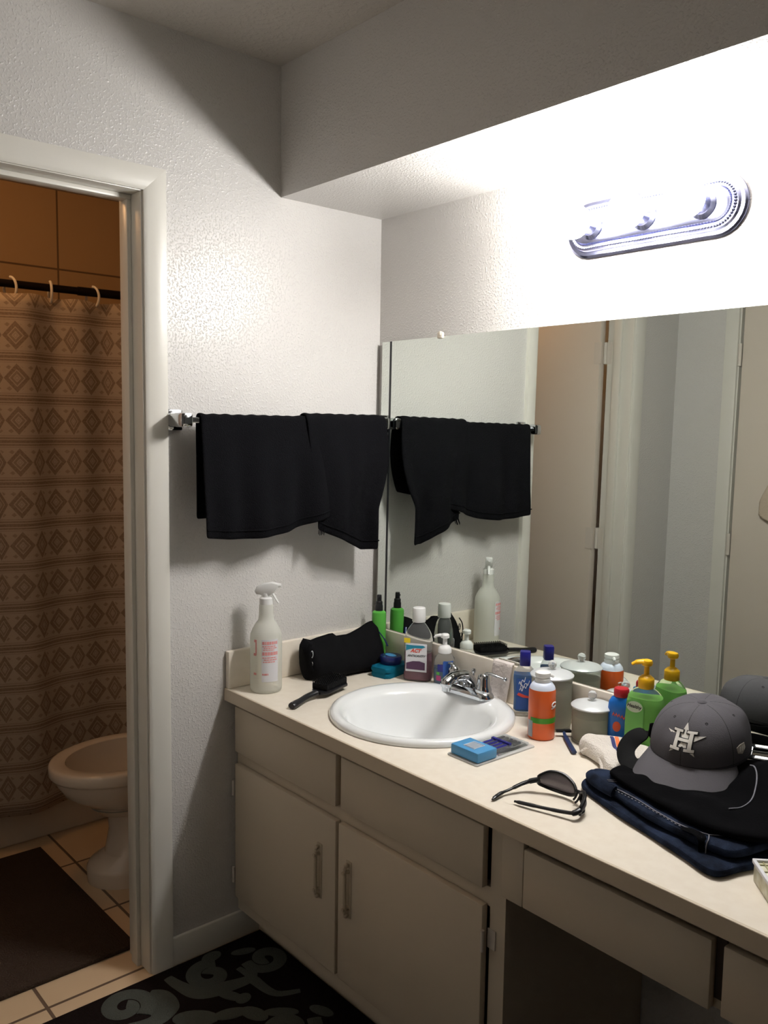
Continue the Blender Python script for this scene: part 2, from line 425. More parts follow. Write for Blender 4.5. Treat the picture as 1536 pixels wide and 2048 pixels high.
# bathroom doorway: jamb boards, stops, mitred casing
jamb = B()
box(jamb, -.124, 0, -.777, -.759, 0, 2.032, .0015); box(jamb, -.124, 0, -1.405, -1.387, 0, 2.032, .0015); box(jamb, -.124, 0, -1.405, -.759, 2.032, 2.05, .0015)
tr = struct('trim_1', jamb, M['trim'], smooth=True)
bm = B()
box(bm, -.088, -.052, -.789, -.777, 0, 2.02, .002); box(bm, -.088, -.052, -1.387, -1.375, 0, 2.02, .002); box(bm, -.088, -.052, -1.387, -.777, 2.02, 2.032, .002)
obj('door_stop', bm, M['trim'], tr)
def casing_leg(bm, ya, yb, z1, mit):    # stepped profile board on the wall face x = 0, ya = outer edge, yb = inner edge
    s = 1 if yb > ya else -1
    prof = [(0, ya), (.015, ya), (.016, ya+s*.006), (.014, ya+s*.03), (.011, ya+s*.046), (.009, yb-s*.004), (.006, yb), (0, yb)]
    lo_, hi_ = [], []
    for x, y in prof:
        lo_.append(bm.verts.new((x, y, 0))); hi_.append(bm.verts.new((x, y, z1-abs(y-ya))))
    n = len(prof)
    for i in range(n): bm.faces.new((lo_[i], lo_[(i+1) % n], hi_[(i+1) % n], hi_[i]))
    bm.faces.new(lo_); bm.faces.new(hi_[::-1])
ct = B(); casing_leg(ct, -.716, -.772, 2.09, 1); casing_leg(ct, -1.448, -1.392, 2.09, 1)
# head board with mitred ends
prof = [(0, 0), (.015, 0), (.016, .006), (.014, .03), (.011, .046), (.009, .052), (.006, .056), (0, .056)]
a_, b_ = [], []
for x, d in prof:
    a_.append(ct.verts.new((x, -.716-d, 2.09-d))); b_.append(ct.verts.new((x, -1.448+d, 2.09-d)))
for i in range(len(prof)): ct.faces.new((a_[i], a_[(i+1) % 8], b_[(i+1) % 8], b_[i]))
ct.faces.new(a_[::-1]); ct.faces.new(b_)
struct('trim_2', ct, M['trim'], smooth=True, auto=25)
bm = B(); box(bm, -.104, -.072, -.7785, -.776, .93, .99, .001); obj('strike_plate', bm, M['brass'], tr)
# bathroom door, standing open at right angles, seen in the mirror
d1 = struct('door_1', box(B(), -.735, -.138, -1.387, -1.352, .012, 2.022, .002), M['door'], smooth=True)
for z in (1.81, 1.03, .25):
    bm = B(); lathe(bm, [(.007, z-.045), (.007, z+.045)], 12, (-.130, -1.380)); box(bm, -.130, -.100, -1.3885, -1.386, z-.045, z+.045); box(bm, -.165, -.130, -1.353, -1.350, z-.045, z+.045)
    obj('hinge', bm, M['hinge'], d1)
bm = B(); sphere(bm, (-.675, -1.30, .95), .026); lathe(bm, [(.012, 0), (.012, .04), (.026, .045)], 16, mtx=Matrix.Translation((-.675, -1.352, .95)) @ Matrix.Rotation(-PI/2, 4, 'X'))
obj('door_knob', bm, M['brass'], d1)
# second door, closed, on the wall facing the mirror
d2 = struct('door_2', box(B(), .294, 1.016, -1.757, -1.722, .012, 2.022, .002), M['door'], smooth=True)
for z in (1.81, 1.03, .25):
    bm = B(); lathe(bm, [(.007, z-.045), (.007, z+.045)], 12, (.288, -1.714)); box(bm, .262, .288, -1.7195, -1.714, z-.045, z+.045, .001)
    obj('hinge', bm, M['hinge'], d2)
bm = B()
box(bm, .27, .284, -1.84, -1.72, 0, 2.05); box(bm, 1.026, 1.04, -1.84, -1.72, 0, 2.05); box(bm, .284, 1.026, -1.84, -1.72, 2.032, 2.05)
for x0, x1 in ((.222, .279), (1.031, 1.088)):
    box(bm, x0, x1, -1.72, -1.706, 0, 2.09, .004)
box(bm, .279, 1.031, -1.72, -1.706, 2.035, 2.09, .004)
struct('trim_3', bm, M['trim'], smooth=True)
# baseboards
def baseb(name, x0, x1, y0, y1, cut):
    bm = box(B(), x0, x1, y0, y1, 0, .081, .004); return struct(name, bm, M['trim'], smooth=True)
baseb('baseboard_left', 0, .012, -.716, -.44, 0)
baseb('baseboard_left_far', 0, .012, -1.72, -1.448, 0)
baseb('baseboard_front', .012, .222, -1.72, -1.708, 0)
baseb('baseboard_bathroom', -.136, -.124, -2.05, -1.45, 0)

# ---------------------------------------------------------------- vanity
YF = -.507          # face frame plane
vb = thing('sink_cabinet', 'cream painted sink base cabinet with two doors below the wash basin', 'cabinet', (.5, -.27, 0))
bm = B()
for x0, x1 in ((.004, .022), (.972, .99)): box(bm, x0, x1, YF+.02, -.004, .09, .7, 0)
box(bm, .022, .972, YF+.02, -.004, .10, .118); box(bm, .022, .972, -.012, -.004, .118, .7)
obj('carcass', bm, M['cabdark'], vb, False, world=True)
bm = B()
box(bm, .004, .03, YF, YF+.02, .09, .7135); box(bm, .955, .995, YF, YF+.02, .09, .7135); box(bm, .46, .50, YF, YF+.02, .13, .69)
box(bm, .03, .955, YF, YF+.02, .69, .7135); box(bm, .03, .46, YF, YF+.02, .52, .56); box(bm, .50, .955, YF, YF+.02, .52, .56); box(bm, .03, .955, YF, YF+.02, .09, .145)
obj('face_frame', bm, M['cab'], vb, False, world=True)
bxo('toe_kick', .004, .99, -.44, -.425, 0, .09, M['cab'], vb)
for x0, x1 in ((.016, .474), (.492, .948)):
    bxo('false_drawer', x0, x1, YF-.018, YF-.0005, .560, .690, M['cab'], vb, .004)
def cab_door(x0, x1, hx, hinge_x, parent, z0=.135, z1=.526):
    d = bxo('door', x0, x1, YF-.018, YF-.0005, z0, z1, M['cab'], parent, .004)
    bm = B(); pr = []
    for i in range(29):
        z = -.058+.116*i/28; pr.append((0.0034+.0016*abs(math.sin(i*PI/2.0+.4)) if 0 < i < 28 else .002, z))
    lathe(bm, pr, 12, mtx=Matrix.Translation((hx, YF-.031, .378)))
    for s in (-1, 1):
        lathe(bm, [(.006, 0), (.004, .008), (.0045, .02)], 10, mtx=Matrix.Translation((hx, YF-.018, .378+s*.045)) @ Matrix.Rotation(PI/2, 4, 'X'))
        sphere(bm, (hx, YF-.027, .378+s*.062), .006, 10, 8)
    box(bm, hx-.010, hx+.010, YF-.0195, YF-.018, .378-.07, .378+.07, .0005)
    obj('handle', bm, M['pull'], d, world=True)
    for z in (.455, .2):
        bm = B(); lathe(bm, [(.004, z-.022), (.004, z+.022)], 10, (hinge_x, YF-.020)); box(bm, hinge_x-.002, hinge_x+.018, YF-.003, YF-.0005, z-.02, z+.02)
        obj('hinge', bm, M['hinge'], d, world=True)
cab_door(.016, .476, .414, .012, vb); cab_door(.486, .950, .529, .954, vb)
# knee space apron with two shallow drawers
va = thing('apron_drawer_unit', 'cream apron with shallow drawers spanning the open knee space under the counter', 'cabinet', (1.45, -.3, .565))
bm = B(); box(bm, .995, 2.1, YF, YF+.02, .565, .7135); box(bm, .995, 2.1, YF+.02, -.02, .69, .7135)
obj('apron', bm, M['cab'], va, False, world=True)
bm = B(); box(bm, 1.426, 1.443, YF-.004, YF-.0005, .583, .693); obj('drawer_gap_shade', bm, M['gapdark'], va, False, world=True)  # dark strip painting the shade between the two drawer fronts
bm = B(); box(bm, 1.05, 2.06, YF-.004, YF-.0005, .684, .700); obj('painted_gap_shade', bm, M['gapdark'], va, False, world=True)  # dark strip painting the shade under the counter edge, above the drawers
bxo('apron_stile', .9965, 1.049, YF-.018, YF-.0005, .566, .7068, M['cab'], va, .002)
for x0, x1 in ((1.0495, 1.425), (1.444, 1.87)):
    bxo('drawer', x0, x1, YF-.018, YF-.0005, .566, .682, M['cab'], va, .003)
bxo('end_panel', .99, .9945, YF+.02, -.004, 0, .7135, M['cab'], va)
ve = thing('drawer_cabinet', 'cream cabinet holding up the far right end of the counter', 'cabinet', (2.3, -.27, 0))
bxo('carcass', 2.1, 2.6, YF, -.004, 0, .7135, M['cab'], ve)
bxo('door', 2.13, 2.57, YF-.018, YF-.0005, .1, .69, M['cab'], ve, .004)

# worktop with a cut-out for the basin
SC = Vector((.50, -.27)); 
ctp = thing('countertop', 'long cream laminate countertop with backsplashes carrying everything by the sink', 'countertop', (1.3, -.27, .7135))
bm = B()
x0, x1, y0, y1, z0, z1 = .0, 2.6, -.5416, -.001, .7137, H0
NS = 64
circ = [(SC.x+.222*math.cos(2*PI*i/NS), SC.y+.222*math.sin(2*PI*i/NS)) for i in range(NS)]
def sq(i):     # matching point on the square round the hole
    t = 2*PI*i/NS; c, s = math.cos(t), math.sin(t); k = 1/max(abs(c), abs(s)); return (SC.x+c*k*.24, SC.y+s*k*.24)
for z in (z0, z1):
    a = [bm.verts.new((*p, z)) for p in circ]; b = [bm.verts.new((*sq(i), z)) for i in range(NS)]
    for i in range(NS): bm.faces.new((a[i], a[(i+1) % NS], b[(i+1) % NS], b[i]))
    if z == z0: la = a
    else:
        for i in range(NS): bm.faces.new((la[i], la[(i+1) % NS], a[(i+1) % NS], a[i]))
hx0, hx1, hy0, hy1 = SC.x-.24, SC.x+.24, SC.y-.24, SC.y+.24
box(bm, x0, hx0, y0, y1, z0, z1); box(bm, hx1, x1, y0, y1, z0, z1); box(bm, hx0, hx1, y0, hy0, z0, z1); box(bm, hx0, hx1, hy1, y1, z0, z1)
obj('worktop', bm, M['counter'], ctp, False, world=True)
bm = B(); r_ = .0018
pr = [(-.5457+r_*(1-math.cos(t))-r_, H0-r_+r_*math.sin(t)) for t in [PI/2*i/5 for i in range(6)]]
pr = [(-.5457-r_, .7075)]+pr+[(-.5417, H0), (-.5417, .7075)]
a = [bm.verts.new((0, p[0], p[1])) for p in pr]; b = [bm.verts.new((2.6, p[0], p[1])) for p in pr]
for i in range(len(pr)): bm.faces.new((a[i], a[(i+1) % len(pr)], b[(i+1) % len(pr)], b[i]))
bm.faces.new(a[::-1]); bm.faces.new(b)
obj('front_edge', bm, mat('shaded_edge_laminate', rgb(206, 192, 170), .4), ctp, False, world=True)  # counter laminate coloured darker here, painting in the shade on its front face
bxo('backsplash', .0195, 2.6, -.028, -.001, H0+.0002, .8455, M['counter'], ctp, .003)
bxo('side_splash', .0006, .019, -.5445, -.001, H0+.0002, .8465, M['counter'], ctp, .003)

# ---------------------------------------------------------------- basin and tap
sk = thing('wash_basin', 'round white porcelain drop-in wash basin set in the countertop', 'sink', (SC.x, SC.y, H0))
bm = B()
NSEG = 72
def ring(cx, cy, rx, ry, z): return [bm.verts.new((cx+rx*math.cos(2*PI*i/NSEG), cy+ry*math.sin(2*PI*i/NSEG), z)) for i in range(NSEG)]
prof = [(0, 0, .222, .222, -.02), (0, 0, .228, .228, .0005), (0, 0, .2345, .2345, .001), (0, 0, .2355, .2355, .006), (0, 0, .232, .232, .0125), (0, 0, .224, .224, .0165),
        (.001, -.004, .214, .212, .0165), (.004, -.012, .199, .197, .013), (.006, -.017, .189, .187, .008), (.007, -.019, .183, .180, -.002), (.007, -.019, .176, .172, -.022),
        (.007, -.018, .163, .158, -.058), (.006, -.014, .138, .134, -.098), (.005, -.010, .100, .098, -.128), (.004, -.006, .055, .055, -.144), (.003, -.004, .024, .024, -.150)]
prof = [(p[0], p[1], p[2], p[3], p[4]) for p in prof]
R = [ring(*p) for p in prof]
for a, b in zip(R, R[1:]):
    for i in range(NSEG): bm.faces.new((a[i], a[(i+1) % NSEG], b[(i+1) % NSEG], b[i]))
under = [ring(.003, -.004, .03, .03, -.158), ring(.005, -.01, .108, .106, -.135), ring(.007, -.018, .172, .166, -.06), ring(.006, -.01, .19, .19, -.02)]
for a, b in zip(under, under[1:]):
    for i in range(NSEG): bm.faces.new((a[i], a[(i+1) % NSEG], b[(i+1) % NSEG], b[i]))
for i in range(NSEG): bm.faces.new((R[-1][i], R[-1][(i+1) % NSEG], under[0][(i+1) % NSEG], under[0][i])); bm.faces.new((under[-1][i], under[-1][(i+1) % NSEG], R[0][(i+1) % NSEG], R[0][i]))
obj('basin', bm, M['china'], sk, auto=60)
bm = B(); lathe(bm, [(.024, -.1515), (.0235, -.147), (.017, -.1465), (.016, -.1415), (.004, -.139)], 24, (.003, -.004)); obj('drain', bm, M['chrome'], sk)

fx, fy, fz = .487, -.086, H0+.0145
fc = thing('faucet', 'chrome two-handle faucet standing on the back rim of the white basin', 'faucet', (fx, fy, fz), rz=math.radians(4))
bm = B()
out = []
for i in range(40):
    t = 2*PI*i/40; c, s = math.cos(t), math.sin(t)
    out.append((math.copysign(.052, c)*(1 if abs(c) > .02 else 0)+.027*c, .027*s))
R3 = []
for k, (sc, z) in enumerate(((1, 0), (1, .008), (.93, .014), (.8, .020), (.66, .023))):
    R3.append([bm.verts.new((p[0]*(.3+.7*sc) if abs(p[0]) > .05 else p[0], p[1]*sc, z)) for p in out])
for a, b in zip(R3, R3[1:]):
    for i in range(40): bm.faces.new((a[i], a[(i+1) % 40], b[(i+1) % 40], b[i]))
bm.faces.new(R3[0][::-1]); bm.faces.new(R3[-1])
obj('base', bm, M['chrome'], fc)
bm = B()
tube(bm, spline([(0, .008, .010), (0, .004, .034), (0, -.018, .052), (0, -.050, .058), (0, -.078, .055), (0, -.094, .048)], 5), [.021]*6+[.020]*6+[.0175]*7+[.016]*7, 18, .85, upv=(0, .3, 1))
sphere(bm, (0, -.092, .047), .0155, 16, 12)
lathe(bm, [(.0115, 0), (.0115, .018)], 14, mtx=Matrix.Translation((0, -.092, .028)))
obj('spout', bm, M['chrome'], fc)
for s in (-1, 1):
    bm = B()
    lathe(bm, [(.021, .016), (.0225, .024), (.020, .03), (.0175, .036), (.0165, .052), (.0145, .06), (.009, .065)], 20, (s*.0508, 0))
    tube(bm, spline([(s*.0508, 0, .060), (s*.062, .006, .067), (s*.082, .014, .064), (s*.103, .022, .058)], 5), [.0085]*5+[.0065]*6+[.0048]*5, 10, .6)
    sphere(bm, (s*.104, .0222, .0578), .0062, 10, 8)
    obj('handle', bm, M['chrome'], fc)
bm = B(); lathe(bm, [(.0022, .02), (.0022, .052), (.0055, .055), (.006, .062), (.003, .066)], 12, (.0, .021)); obj('lift_rod', bm, M['chrome'], fc)

# ---------------------------------------------------------------- mirror and vanity light
MIRY = -.0195
mr = thing('wall_mirror', 'wide frameless wall mirror resting on the backsplash under the light bar', 'mirror', (0, MIRY, .8458), rx=-.0085)
MH = .876
bm = box(B(), .0255, 2.6, .0022, .0085, .0005, MH); obj('backing', bm, M['slab'], mr, False)
bm = box(B(), .0265, .062, 0, .002, .001, MH-.0005, .0004); obj('edge_strip', bm, M['mirror'], mr, False, label='narrow mirrored strip along the left edge')
bm = box(B(), .0622, .0702, -.0007, .002, .001, MH-.001); obj('seam', bm, M['seam'], mr, False, label='dark seam beside the narrow strip')
bm = box(B(), .0704, 2.6, 0, .002, .001, MH, .0006); obj('glass', bm, M['mirror'], mr, False)
bm = B(); box(bm, .268, .288, -.006, .004, MH-.006, MH+.012, .003); box(bm, .274, .284, -.008, .002, MH+.002, MH+.014, .003); obj('mirror_clip', bm, M['ring'], mr, label='yellowed mirror clip')

vl = thing('vanity_light', 'bright three-bulb vanity light bar with stepped chrome backplate above the mirror', 'lamp', (.929, -.0005, 1.938))
def stadium(hw, r, n=14):
    return [(hw-r+r*math.cos(t), r*math.sin(t)) for t in [-PI/2+PI*i/n for i in range(n+1)]]+[(-(hw-r)+r*math.cos(t), r*math.sin(t)) for t in [PI/2+PI*i/n for i in range(n+1)]]
bm = B()
ROT = Matrix.Rotation(PI/2, 4, 'X')
steps = [(.226, .066, 0), (.226, .066, .007), (.221, .061, .011), (.214, .054, .011), (.210, .050, .017), (.198, .038, .019), (.195, .035, .026), (.185, .026, .030)]
RR = [[bm.verts.new((p[0], -z, p[1])) for p in stadium(hw, r)] for hw, r, z in steps]
n = len(RR[0])
for a, b in zip(RR, RR[1:]):
    for i in range(n): bm.faces.new((a[i], a[(i+1) % n], b[(i+1) % n], b[i]))
bm.faces.new(RR[0][::-1]); bm.faces.new(RR[-1])
obj('backplate', bm, M['brushed'], vl, auto=30)
bm = B(); st = stadium(.204, .044, 22)
per = []
for i in range(len(st)):
    a, b = Vector(st[i]), Vector(st[(i+1) % len(st)]); m_ = max(1, int((b-a).length/.007))
    for k in range(m_): per.append(a.lerp(b, k/m_))
for p in per: sphere(bm, (p.x, -.0185, p.y), .0035, 6, 4)
obj('bead_trim', bm, M['brushed'], vl)
for x in (-.14, 0, .14):
    bm = B(); lathe(bm, [(.030, .026), (.030, .034), (.022, .040), (.019, .062)], 24, mtx=Matrix.Translation((x, 0, 0)) @ ROT)
    skt = obj('socket', bm, M['brushed'], vl)
    bm = B(); lathe(bm, [(.013, .058), (.015, .064), (.026, .074), (.036, .086), (.040, .102), (.036, .120), (.026, .133), (.012, .140), (.002, .1415)], 20, mtx=Matrix.Translation((x, 0, 0)) @ ROT)
    obj('bulb', bm, M['bulb'], vl)

# ---------------------------------------------------------------- towel bar and towels
BZ, BX = 1.476, .066
tb = thing('towel_bar', 'chrome towel bar with square brackets mounted between doorway and mirror', 'towel rail', (0, -.37, BZ))
for y in (-.664-.035, -.0425):
    bm = B(); box(bm, .0005, .010, y-.026, y+.026, BZ-.027, BZ+.027, .004); box(bm, .008, .084, y-.017, y+.017, BZ-.018, BZ+.018, .006)
    obj('bracket', bm, M['chrome'], tb, world=True)
bm = box(B(), BX-.0075, BX+.0075, -.685, -.055, BZ-.0075, BZ+.0075, .002); obj('bar', bm, M['chrome'], tb, world=True)
def towel(name, label, y0f, y1f, lenf, lenb, xoff, seed, folds, ncol=46, group=None):
    """cloth draped over the bar: y0f/y1f(t) give its edges at drape fraction t, lenf(u) the front length"""
    t_ = thing(name, label, 'towel', (BX, (y0f(0)+y1f(0))/2, BZ), group=group)
    bm = B(); nf, nb, na = 22, 16, 6
    rr = .0125+xoff
    def P(u, k):
        lf, lb = lenf(u), lenb(u)
        if k <= nb: s = 1-k/nb; x, z, dep = -rr, -s*lb, s*lb
        elif k < nb+na: a = PI*(k-nb)/na; x, z, dep = -rr*math.cos(a), rr*math.sin(a), 0
        else: s = (k-nb-na)/nf; x, z, dep = rr, -s*lf, s*lf
        fr = min(1, dep/.25)
        side = 1 if x > 0 else -1
        y = y0f(fr)+(y1f(fr)-y0f(fr))*u
        wv = math.sin(u*PI*folds+seed)*.55+math.sin(u*PI*folds*1.9+seed*2.3)*.35+mnoise.noise(Vector((u*6+seed, z*5, side)))*.6
        amp = .0015+.013*fr
        if side > 0: x += amp*(wv+.55)+.004*fr
        else: x += amp*.5*(wv-1)
        z += (.0035*abs(math.sin(u*PI*folds*2.3+seed))+.002*mnoise.noise(Vector((u*22, seed, 0)))) if dep == 0 else 0
        return Vector((BX+x, y, BZ+z))
    tot = nb+na+nf
    vs = [[bm.verts.new(P(i/ncol, k)) for k in range(tot+1)] for i in range(ncol+1)]
    for i in range(ncol):
        for k in range(tot): bm.faces.new((vs[i][k], vs[i+1][k], vs[i+1][k+1], vs[i][k+1]))
    c = obj('cloth', bm, M['terry'], t_, world=True, solid=.006, sub=1)
    return t_, P, nb+na, nf
t1 = towel('bath_towel', 'wide black towel hanging over the bar nearest the doorway', lambda f: -.660+.004*f, lambda f: -.215+.0*f,
      lambda u: .300+.012*math.sin(u*5)-.028*max(0, u-.6)/.4, lambda u: .255, .0, 1.3, 5)
bm = B(); tube(bm, [t1[1](i/30, t1[2]+t1[3]-1.6)+Vector((.004, 0, 0)) for i in range(31)], .0022, 6); obj('hem', bm, M['terry'], t1[0], world=True)
t2 = towel('hand_towel', 'black towel hanging askew with a long pointed corner beside the mirror', lambda f: -.335+.035*f, lambda f: -.046-.045*f*f+.012*math.sin(f*PI),
      lambda u: .300+.072*min(1, u*1.3)-.0*u, lambda u: .25-.04*u, .0085, 4.1, 3, 34)
bm = B(); tube(bm, [t2[1](i/24, t2[2]+t2[3]-1.6)+Vector((.004, 0, 0)) for i in range(25)], .0022, 6); obj('hem', bm, M['terry'], t2[0], world=True)
bm = B(); q = t2[1](.02, t2[2]+t2[3])
for k in range(7): tube(bm, [q+Vector((.002, .004*k*.8, .01)), q+Vector((.006+.002*(k % 3), .004*k*.8-.006, -.012-.003*(k % 2)))], .0011, 5)
obj('frayed_threads', bm, M['terry'], t2[0], world=True)

# ---------------------------------------------------------------- things on the counter, left to right
def put(name, label, cat, x, y, z=H0, rz=0, **k): return thing(name, label, cat, (x, y, z+.0003), rz, **k)

# trigger spray bottle
p_ = (.084, -.466)
sb = put('spray_bottle', 'translucent trigger spray bottle with pale red print by the doorway end of the counter', 'spray bottle', *p_, rz=0)
bm = lathe(B(), [(.039, 0), (.0425, .004), (.0435, .012), (.0435, .146), (.0425, .158), (.037, .172), (.028, .188), (.0215, .196), (.0195, .214), (.0195, .236), (.018, .240)], 36)
obj('bottle', bm, M['frost'], sb)
F = facing(p_)
pl = wrap(.0435, .0435, F, 0, .0004)
bm = strip(B(), pl, -.012, .034, .034, .150, 10); lb = obj('label', bm, M['labelwhite'], sb)
pl2 = wrap(.0435, .0435, F, 0, .0011)
bm = B()
for z, h, a, b in ((.141, .008, -.010, .032), (.132, .003, -.010, .026), (.127, .003, -.006, .030), (.122, .0025, -.008, .022), (.112, .009, -.010, .032), (.101, .003, -.010, .028), (.095, .003, -.006, .030), (.089, .003, -.008, .024), (.055, .005, -.010, .006)):
    n_ = max(2, int((b-a)/.004)); k = 0
    xx = a
    rr_ = random.Random(int(z*1000))
    while xx < b:
        l_ = rr_.uniform(.003, .008); strip(bm, pl2, xx, min(xx+l_, b), z-h/2, z+h/2, 2, .0003); xx += l_+.0012
obj('print', bm, M['labelred'], lb); bm = B(); strip(bm, pl2, -.030, -.026, .108, .146, 2, .0003); strip(bm, pl2, -.034, -.026, .142, .149, 2, .0003); strip(bm, pl2, -.036, -.027, .105, .112, 2, .0003); strip(bm, pl2, -.036, -.027, .052, .058, 2, .0003)
obj('red_mark', bm, M['labelred'], sb)
hd = math.radians(46)
RZ = Matrix.Rotation(hd, 4, 'Z')
bm = lathe(B(), [(.0185, .240), (.0185, .256), (.0135, .260), (.0125, .270)], 24)
hp = [(-.030, .276), (-.026, .268), (-.012, .266), (.008, .262), (.022, .272), (.034, .288), (.034, .296), (.016, .300), (-.008, .296), (-.026, .286)]
b2 = B(); prism(b2, hp, -.0115, .0115, .003); bmesh.ops.transform(b2, matrix=RZ @ Matrix(((1, 0, 0, 0), (0, 0, -1, 0), (0, 1, 0, 0), (0, 0, 0, 1))), verts=b2.verts)
lathe(b2, [(.006, 0), (.005, .008)], 12, mtx=RZ @ Matrix.Translation((.033, 0, .292)) @ Matrix.Rotation(PI/2, 4, 'Y'))
obj('spray_head', b2, M['white'], sb)
obj('collar', bm, M['white'], sb)
bm = B(); tube(bm, [RZ @ Vector(q) for q in ((.016, 0, .270), (.022, 0, .262), (.028, 0, .252), (.034, 0, .243))], [.005, .0048, .004, .003], 10, .7); obj('trigger', bm, M['white'], sb)

# black toiletry bag leaning on the side backsplash
bg = put('toiletry_bag', 'black soft zip toiletry bag slumped against the side backsplash', 'bag', .090, -.192)
bm = B(); nu, nv = 26, 22
def topz(t):
    ks = [(0, .100), (.05, .118), (.11, .105), (.3, .113), (.40, .118), (.45, .107), (.6, .106), (.72, .116), (.84, .130), (.95, .137), (1, .126)]
    for (a, za), (b, zb) in zip(ks, ks[1:]):
        if t <= b: return za+(zb-za)*(t-a)/(b-a)
    return ks[-1][1]
def bagp(u, v):
    y = -.140+.272*u; e = min(1, min(u, 1-u)/.10); e = math.sin(e*PI/2)
    t = 2*PI*v
    cx, cz = math.cos(t), math.sin(t)
    h = topz(u); zz = h*.5+h*.5*(abs(cz)**.75)*math.copysign(1, cz)
    fz = max(0, zz/h)
    wd = (.055*(1-fz)**.6*1.0+.012)*(.35+.65*e)
    mid = -.004-.022*fz + .02*(u-.5)
    nz = mnoise.noise(Vector((u*7, zz*30, cx)))*.006
    return Vector((mid+wd*(abs(cx)**.8)*math.copysign(1, cx)+nz*(1 if cx > 0 else .3), y*(1-.05*(1-fz))-.03*(1-u)*0, max(.0, zz)))
grid(bm, nu, nv, bagp); bmesh.ops.remove_doubles(bm, verts=bm.verts, dist=.0005)
e_ = [e for e in bm.edges if e.is_boundary]; bmesh.ops.holes_fill(bm, edges=e_)
obj('body', bm, M['nylon'], bg)
bm = B(); tube(bm, [bagp(.04+.92*i/20, .25) for i in range(21)], .0034, 6, .7); obj('zipper', bm, M['nylon'], bg)
bm = B(); tube(bm, [Vector((.006, -.128, .078))+Vector((0, .004*math.cos(t), .010*math.sin(t))) for t in [2*PI*i/16 for i in range(16)]], .0016, 6, closed=True); tube(bm, [Vector((.010, -.132, .050))+Vector((0, .004*math.cos(t), .008*math.sin(t))) for t in [2*PI*i/14 for i in range(14)]], .0014, 6, closed=True)
obj('strap_ring', bm, M['chrome'], bg, label='small metal strap rings')
bm = B(); tube(bm, spline([(.002, -.130, .106), (.008, -.138, .090), (.012, -.139, .066), (.012, -.136, .044), (.016, -.132, .03)], 4), .006, 8, .3); obj('side_strap', bm, M['nylon'], bg)
bm = B(); tube(bm, spline([(.012, .118, .108), (.024, .130, .086), (.032, .136, .066)], 4), [.004]*4+[.006]*5, 8, .4); obj('zip_pull', bm, M['deepblue'], bg, label='dark blue zip pull')

# hairbrush
hb = put('hairbrush', 'black hairbrush lying between the spray bottle and the white basin', 'hairbrush', .232, -.40)
ax = Vector((-.040, .116, 0)).normalized(); sd = Vector((ax.y, -ax.x, 0))
bm = B(); tube(bm, spline([(.034, -.108, .009), (.020, -.075, .010), (.006, -.04, .013), (0, -.005, .016)], 6), [.0095, .0115, .012, .0118, .0115, .011, .0105, .010, .0098, .0095, .0095, .0095, .0095, .0095, .0095, .0097, .010, .0105, .011], 12, .75); obj('handle', bm, M['blackplastic'], hb)
T = Matrix.Translation((0, 0, 0)) @ Matrix(((ax.x, sd.x, 0, 0), (ax.y, sd.y, 0, 0), (0, 0, 1, 0), (0, 0, 0, 1)))
bm = prism(B(), [(-.004, -.012), (.012, -.026), (.105, -.028), (.114, -.02), (.114, .02), (.105, .028), (.012, .026), (-.004, .012)][::1], .010, .020, .003, mtx=T); obj('head', bm, M['blackplastic'], hb)
bm = B()
for i in range(13):
    for j in range(7):
        a = .012+i*.0078; b = -.0225+j*.0075
        q = T @ Vector((a, b, .0205)); lathe(bm, [(.0016, 0), (.0012, .020), (.0018, .022)], 5, mtx=Matrix.Translation(q))
b2 = B(); box(b2, .010, .108, -.0245, .0245, .0203, .036, .002); bmesh.ops.transform(b2, matrix=T, verts=b2.verts)
me_ = bpy.data.meshes.new('tuft'); b2.to_mesh(me_); b2.free(); bm.from_mesh(me_); bpy.data.meshes.remove(me_)
o = obj('bristles', bm, M['bristle'], hb); o['kind'] = 'stuff'

# green pump spray in the corner
gs = put('pump_spray', 'slim green bottle with black fine-mist pump in the mirror corner', 'spray bottle', .080, -.056)
obj('bottle', lathe(B(), [(.0195, 0), (.0215, .004), (.0215, .156), (.0205, .163), (.016, .167), (.011, .168)], 28), M['green'], gs)
obj('pump', lathe(B(), [(.0118, .168), (.0118, .183), (.0105, .186), (.0105, .195), (.0075, .198), (.0072, .214), (.006, .2165)], 20), M['blackplastic'], gs)
obj('nozzle', lathe(B(), [(.0022, 0), (.0018, .002)], 8, mtx=Matrix.Translation((.0055, -.0045, .208)) @ Matrix.Rotation(math.radians(-40), 4, 'Z') @ Matrix.Rotation(PI/2, 4, 'Y')), M['blackgloss'], gs)

# teal box with a dark blue round tin on it
tx = put('soap_dish', 'flat teal plastic soap box between black bag and mouthwash', 'soap box', .178, -.095, rz=math.radians(12))
def rrect(hx, hy, r, n=6):
    return [(sx*(hx-r)+r*math.cos(t0+PI/2*i/n), sy*(hy-r)+r*math.sin(t0+PI/2*i/n)) for sx, sy, t0 in ((1, 1, 0), (-1, 1, PI/2), (-1, -1, PI), (1, -1, -PI/2)) for i in range(n+1)]
obj('tray', prism(B(), rrect(.033, .054, .012), 0, .015, .004), M['teal'], tx)
obj('lid', prism(B(), rrect(.034, .055, .012), .0152, .029, .006), M['teal'], tx)
tn = put('round_tin', 'dark blue round tin sitting on the teal soap box', 'tin', .170, -.085, H0+.0292)
obj('tin_body', lathe(B(), [(.030, 0), (.0325, .003), (.0325, .012)], 32), M['deepblue'], tn)
obj('tin_lid', lathe(B(), [(.0335, .0121), (.0335, .019), (.031, .023), (.004, .0245)], 32), M['deepblue'], tn)
bm = B(); lathe(bm, [(.020, .0243), (.019, .0249)], 24, sx=1.1, sy=.6); obj('tin_sticker', bm, M['skyblue'], tn)

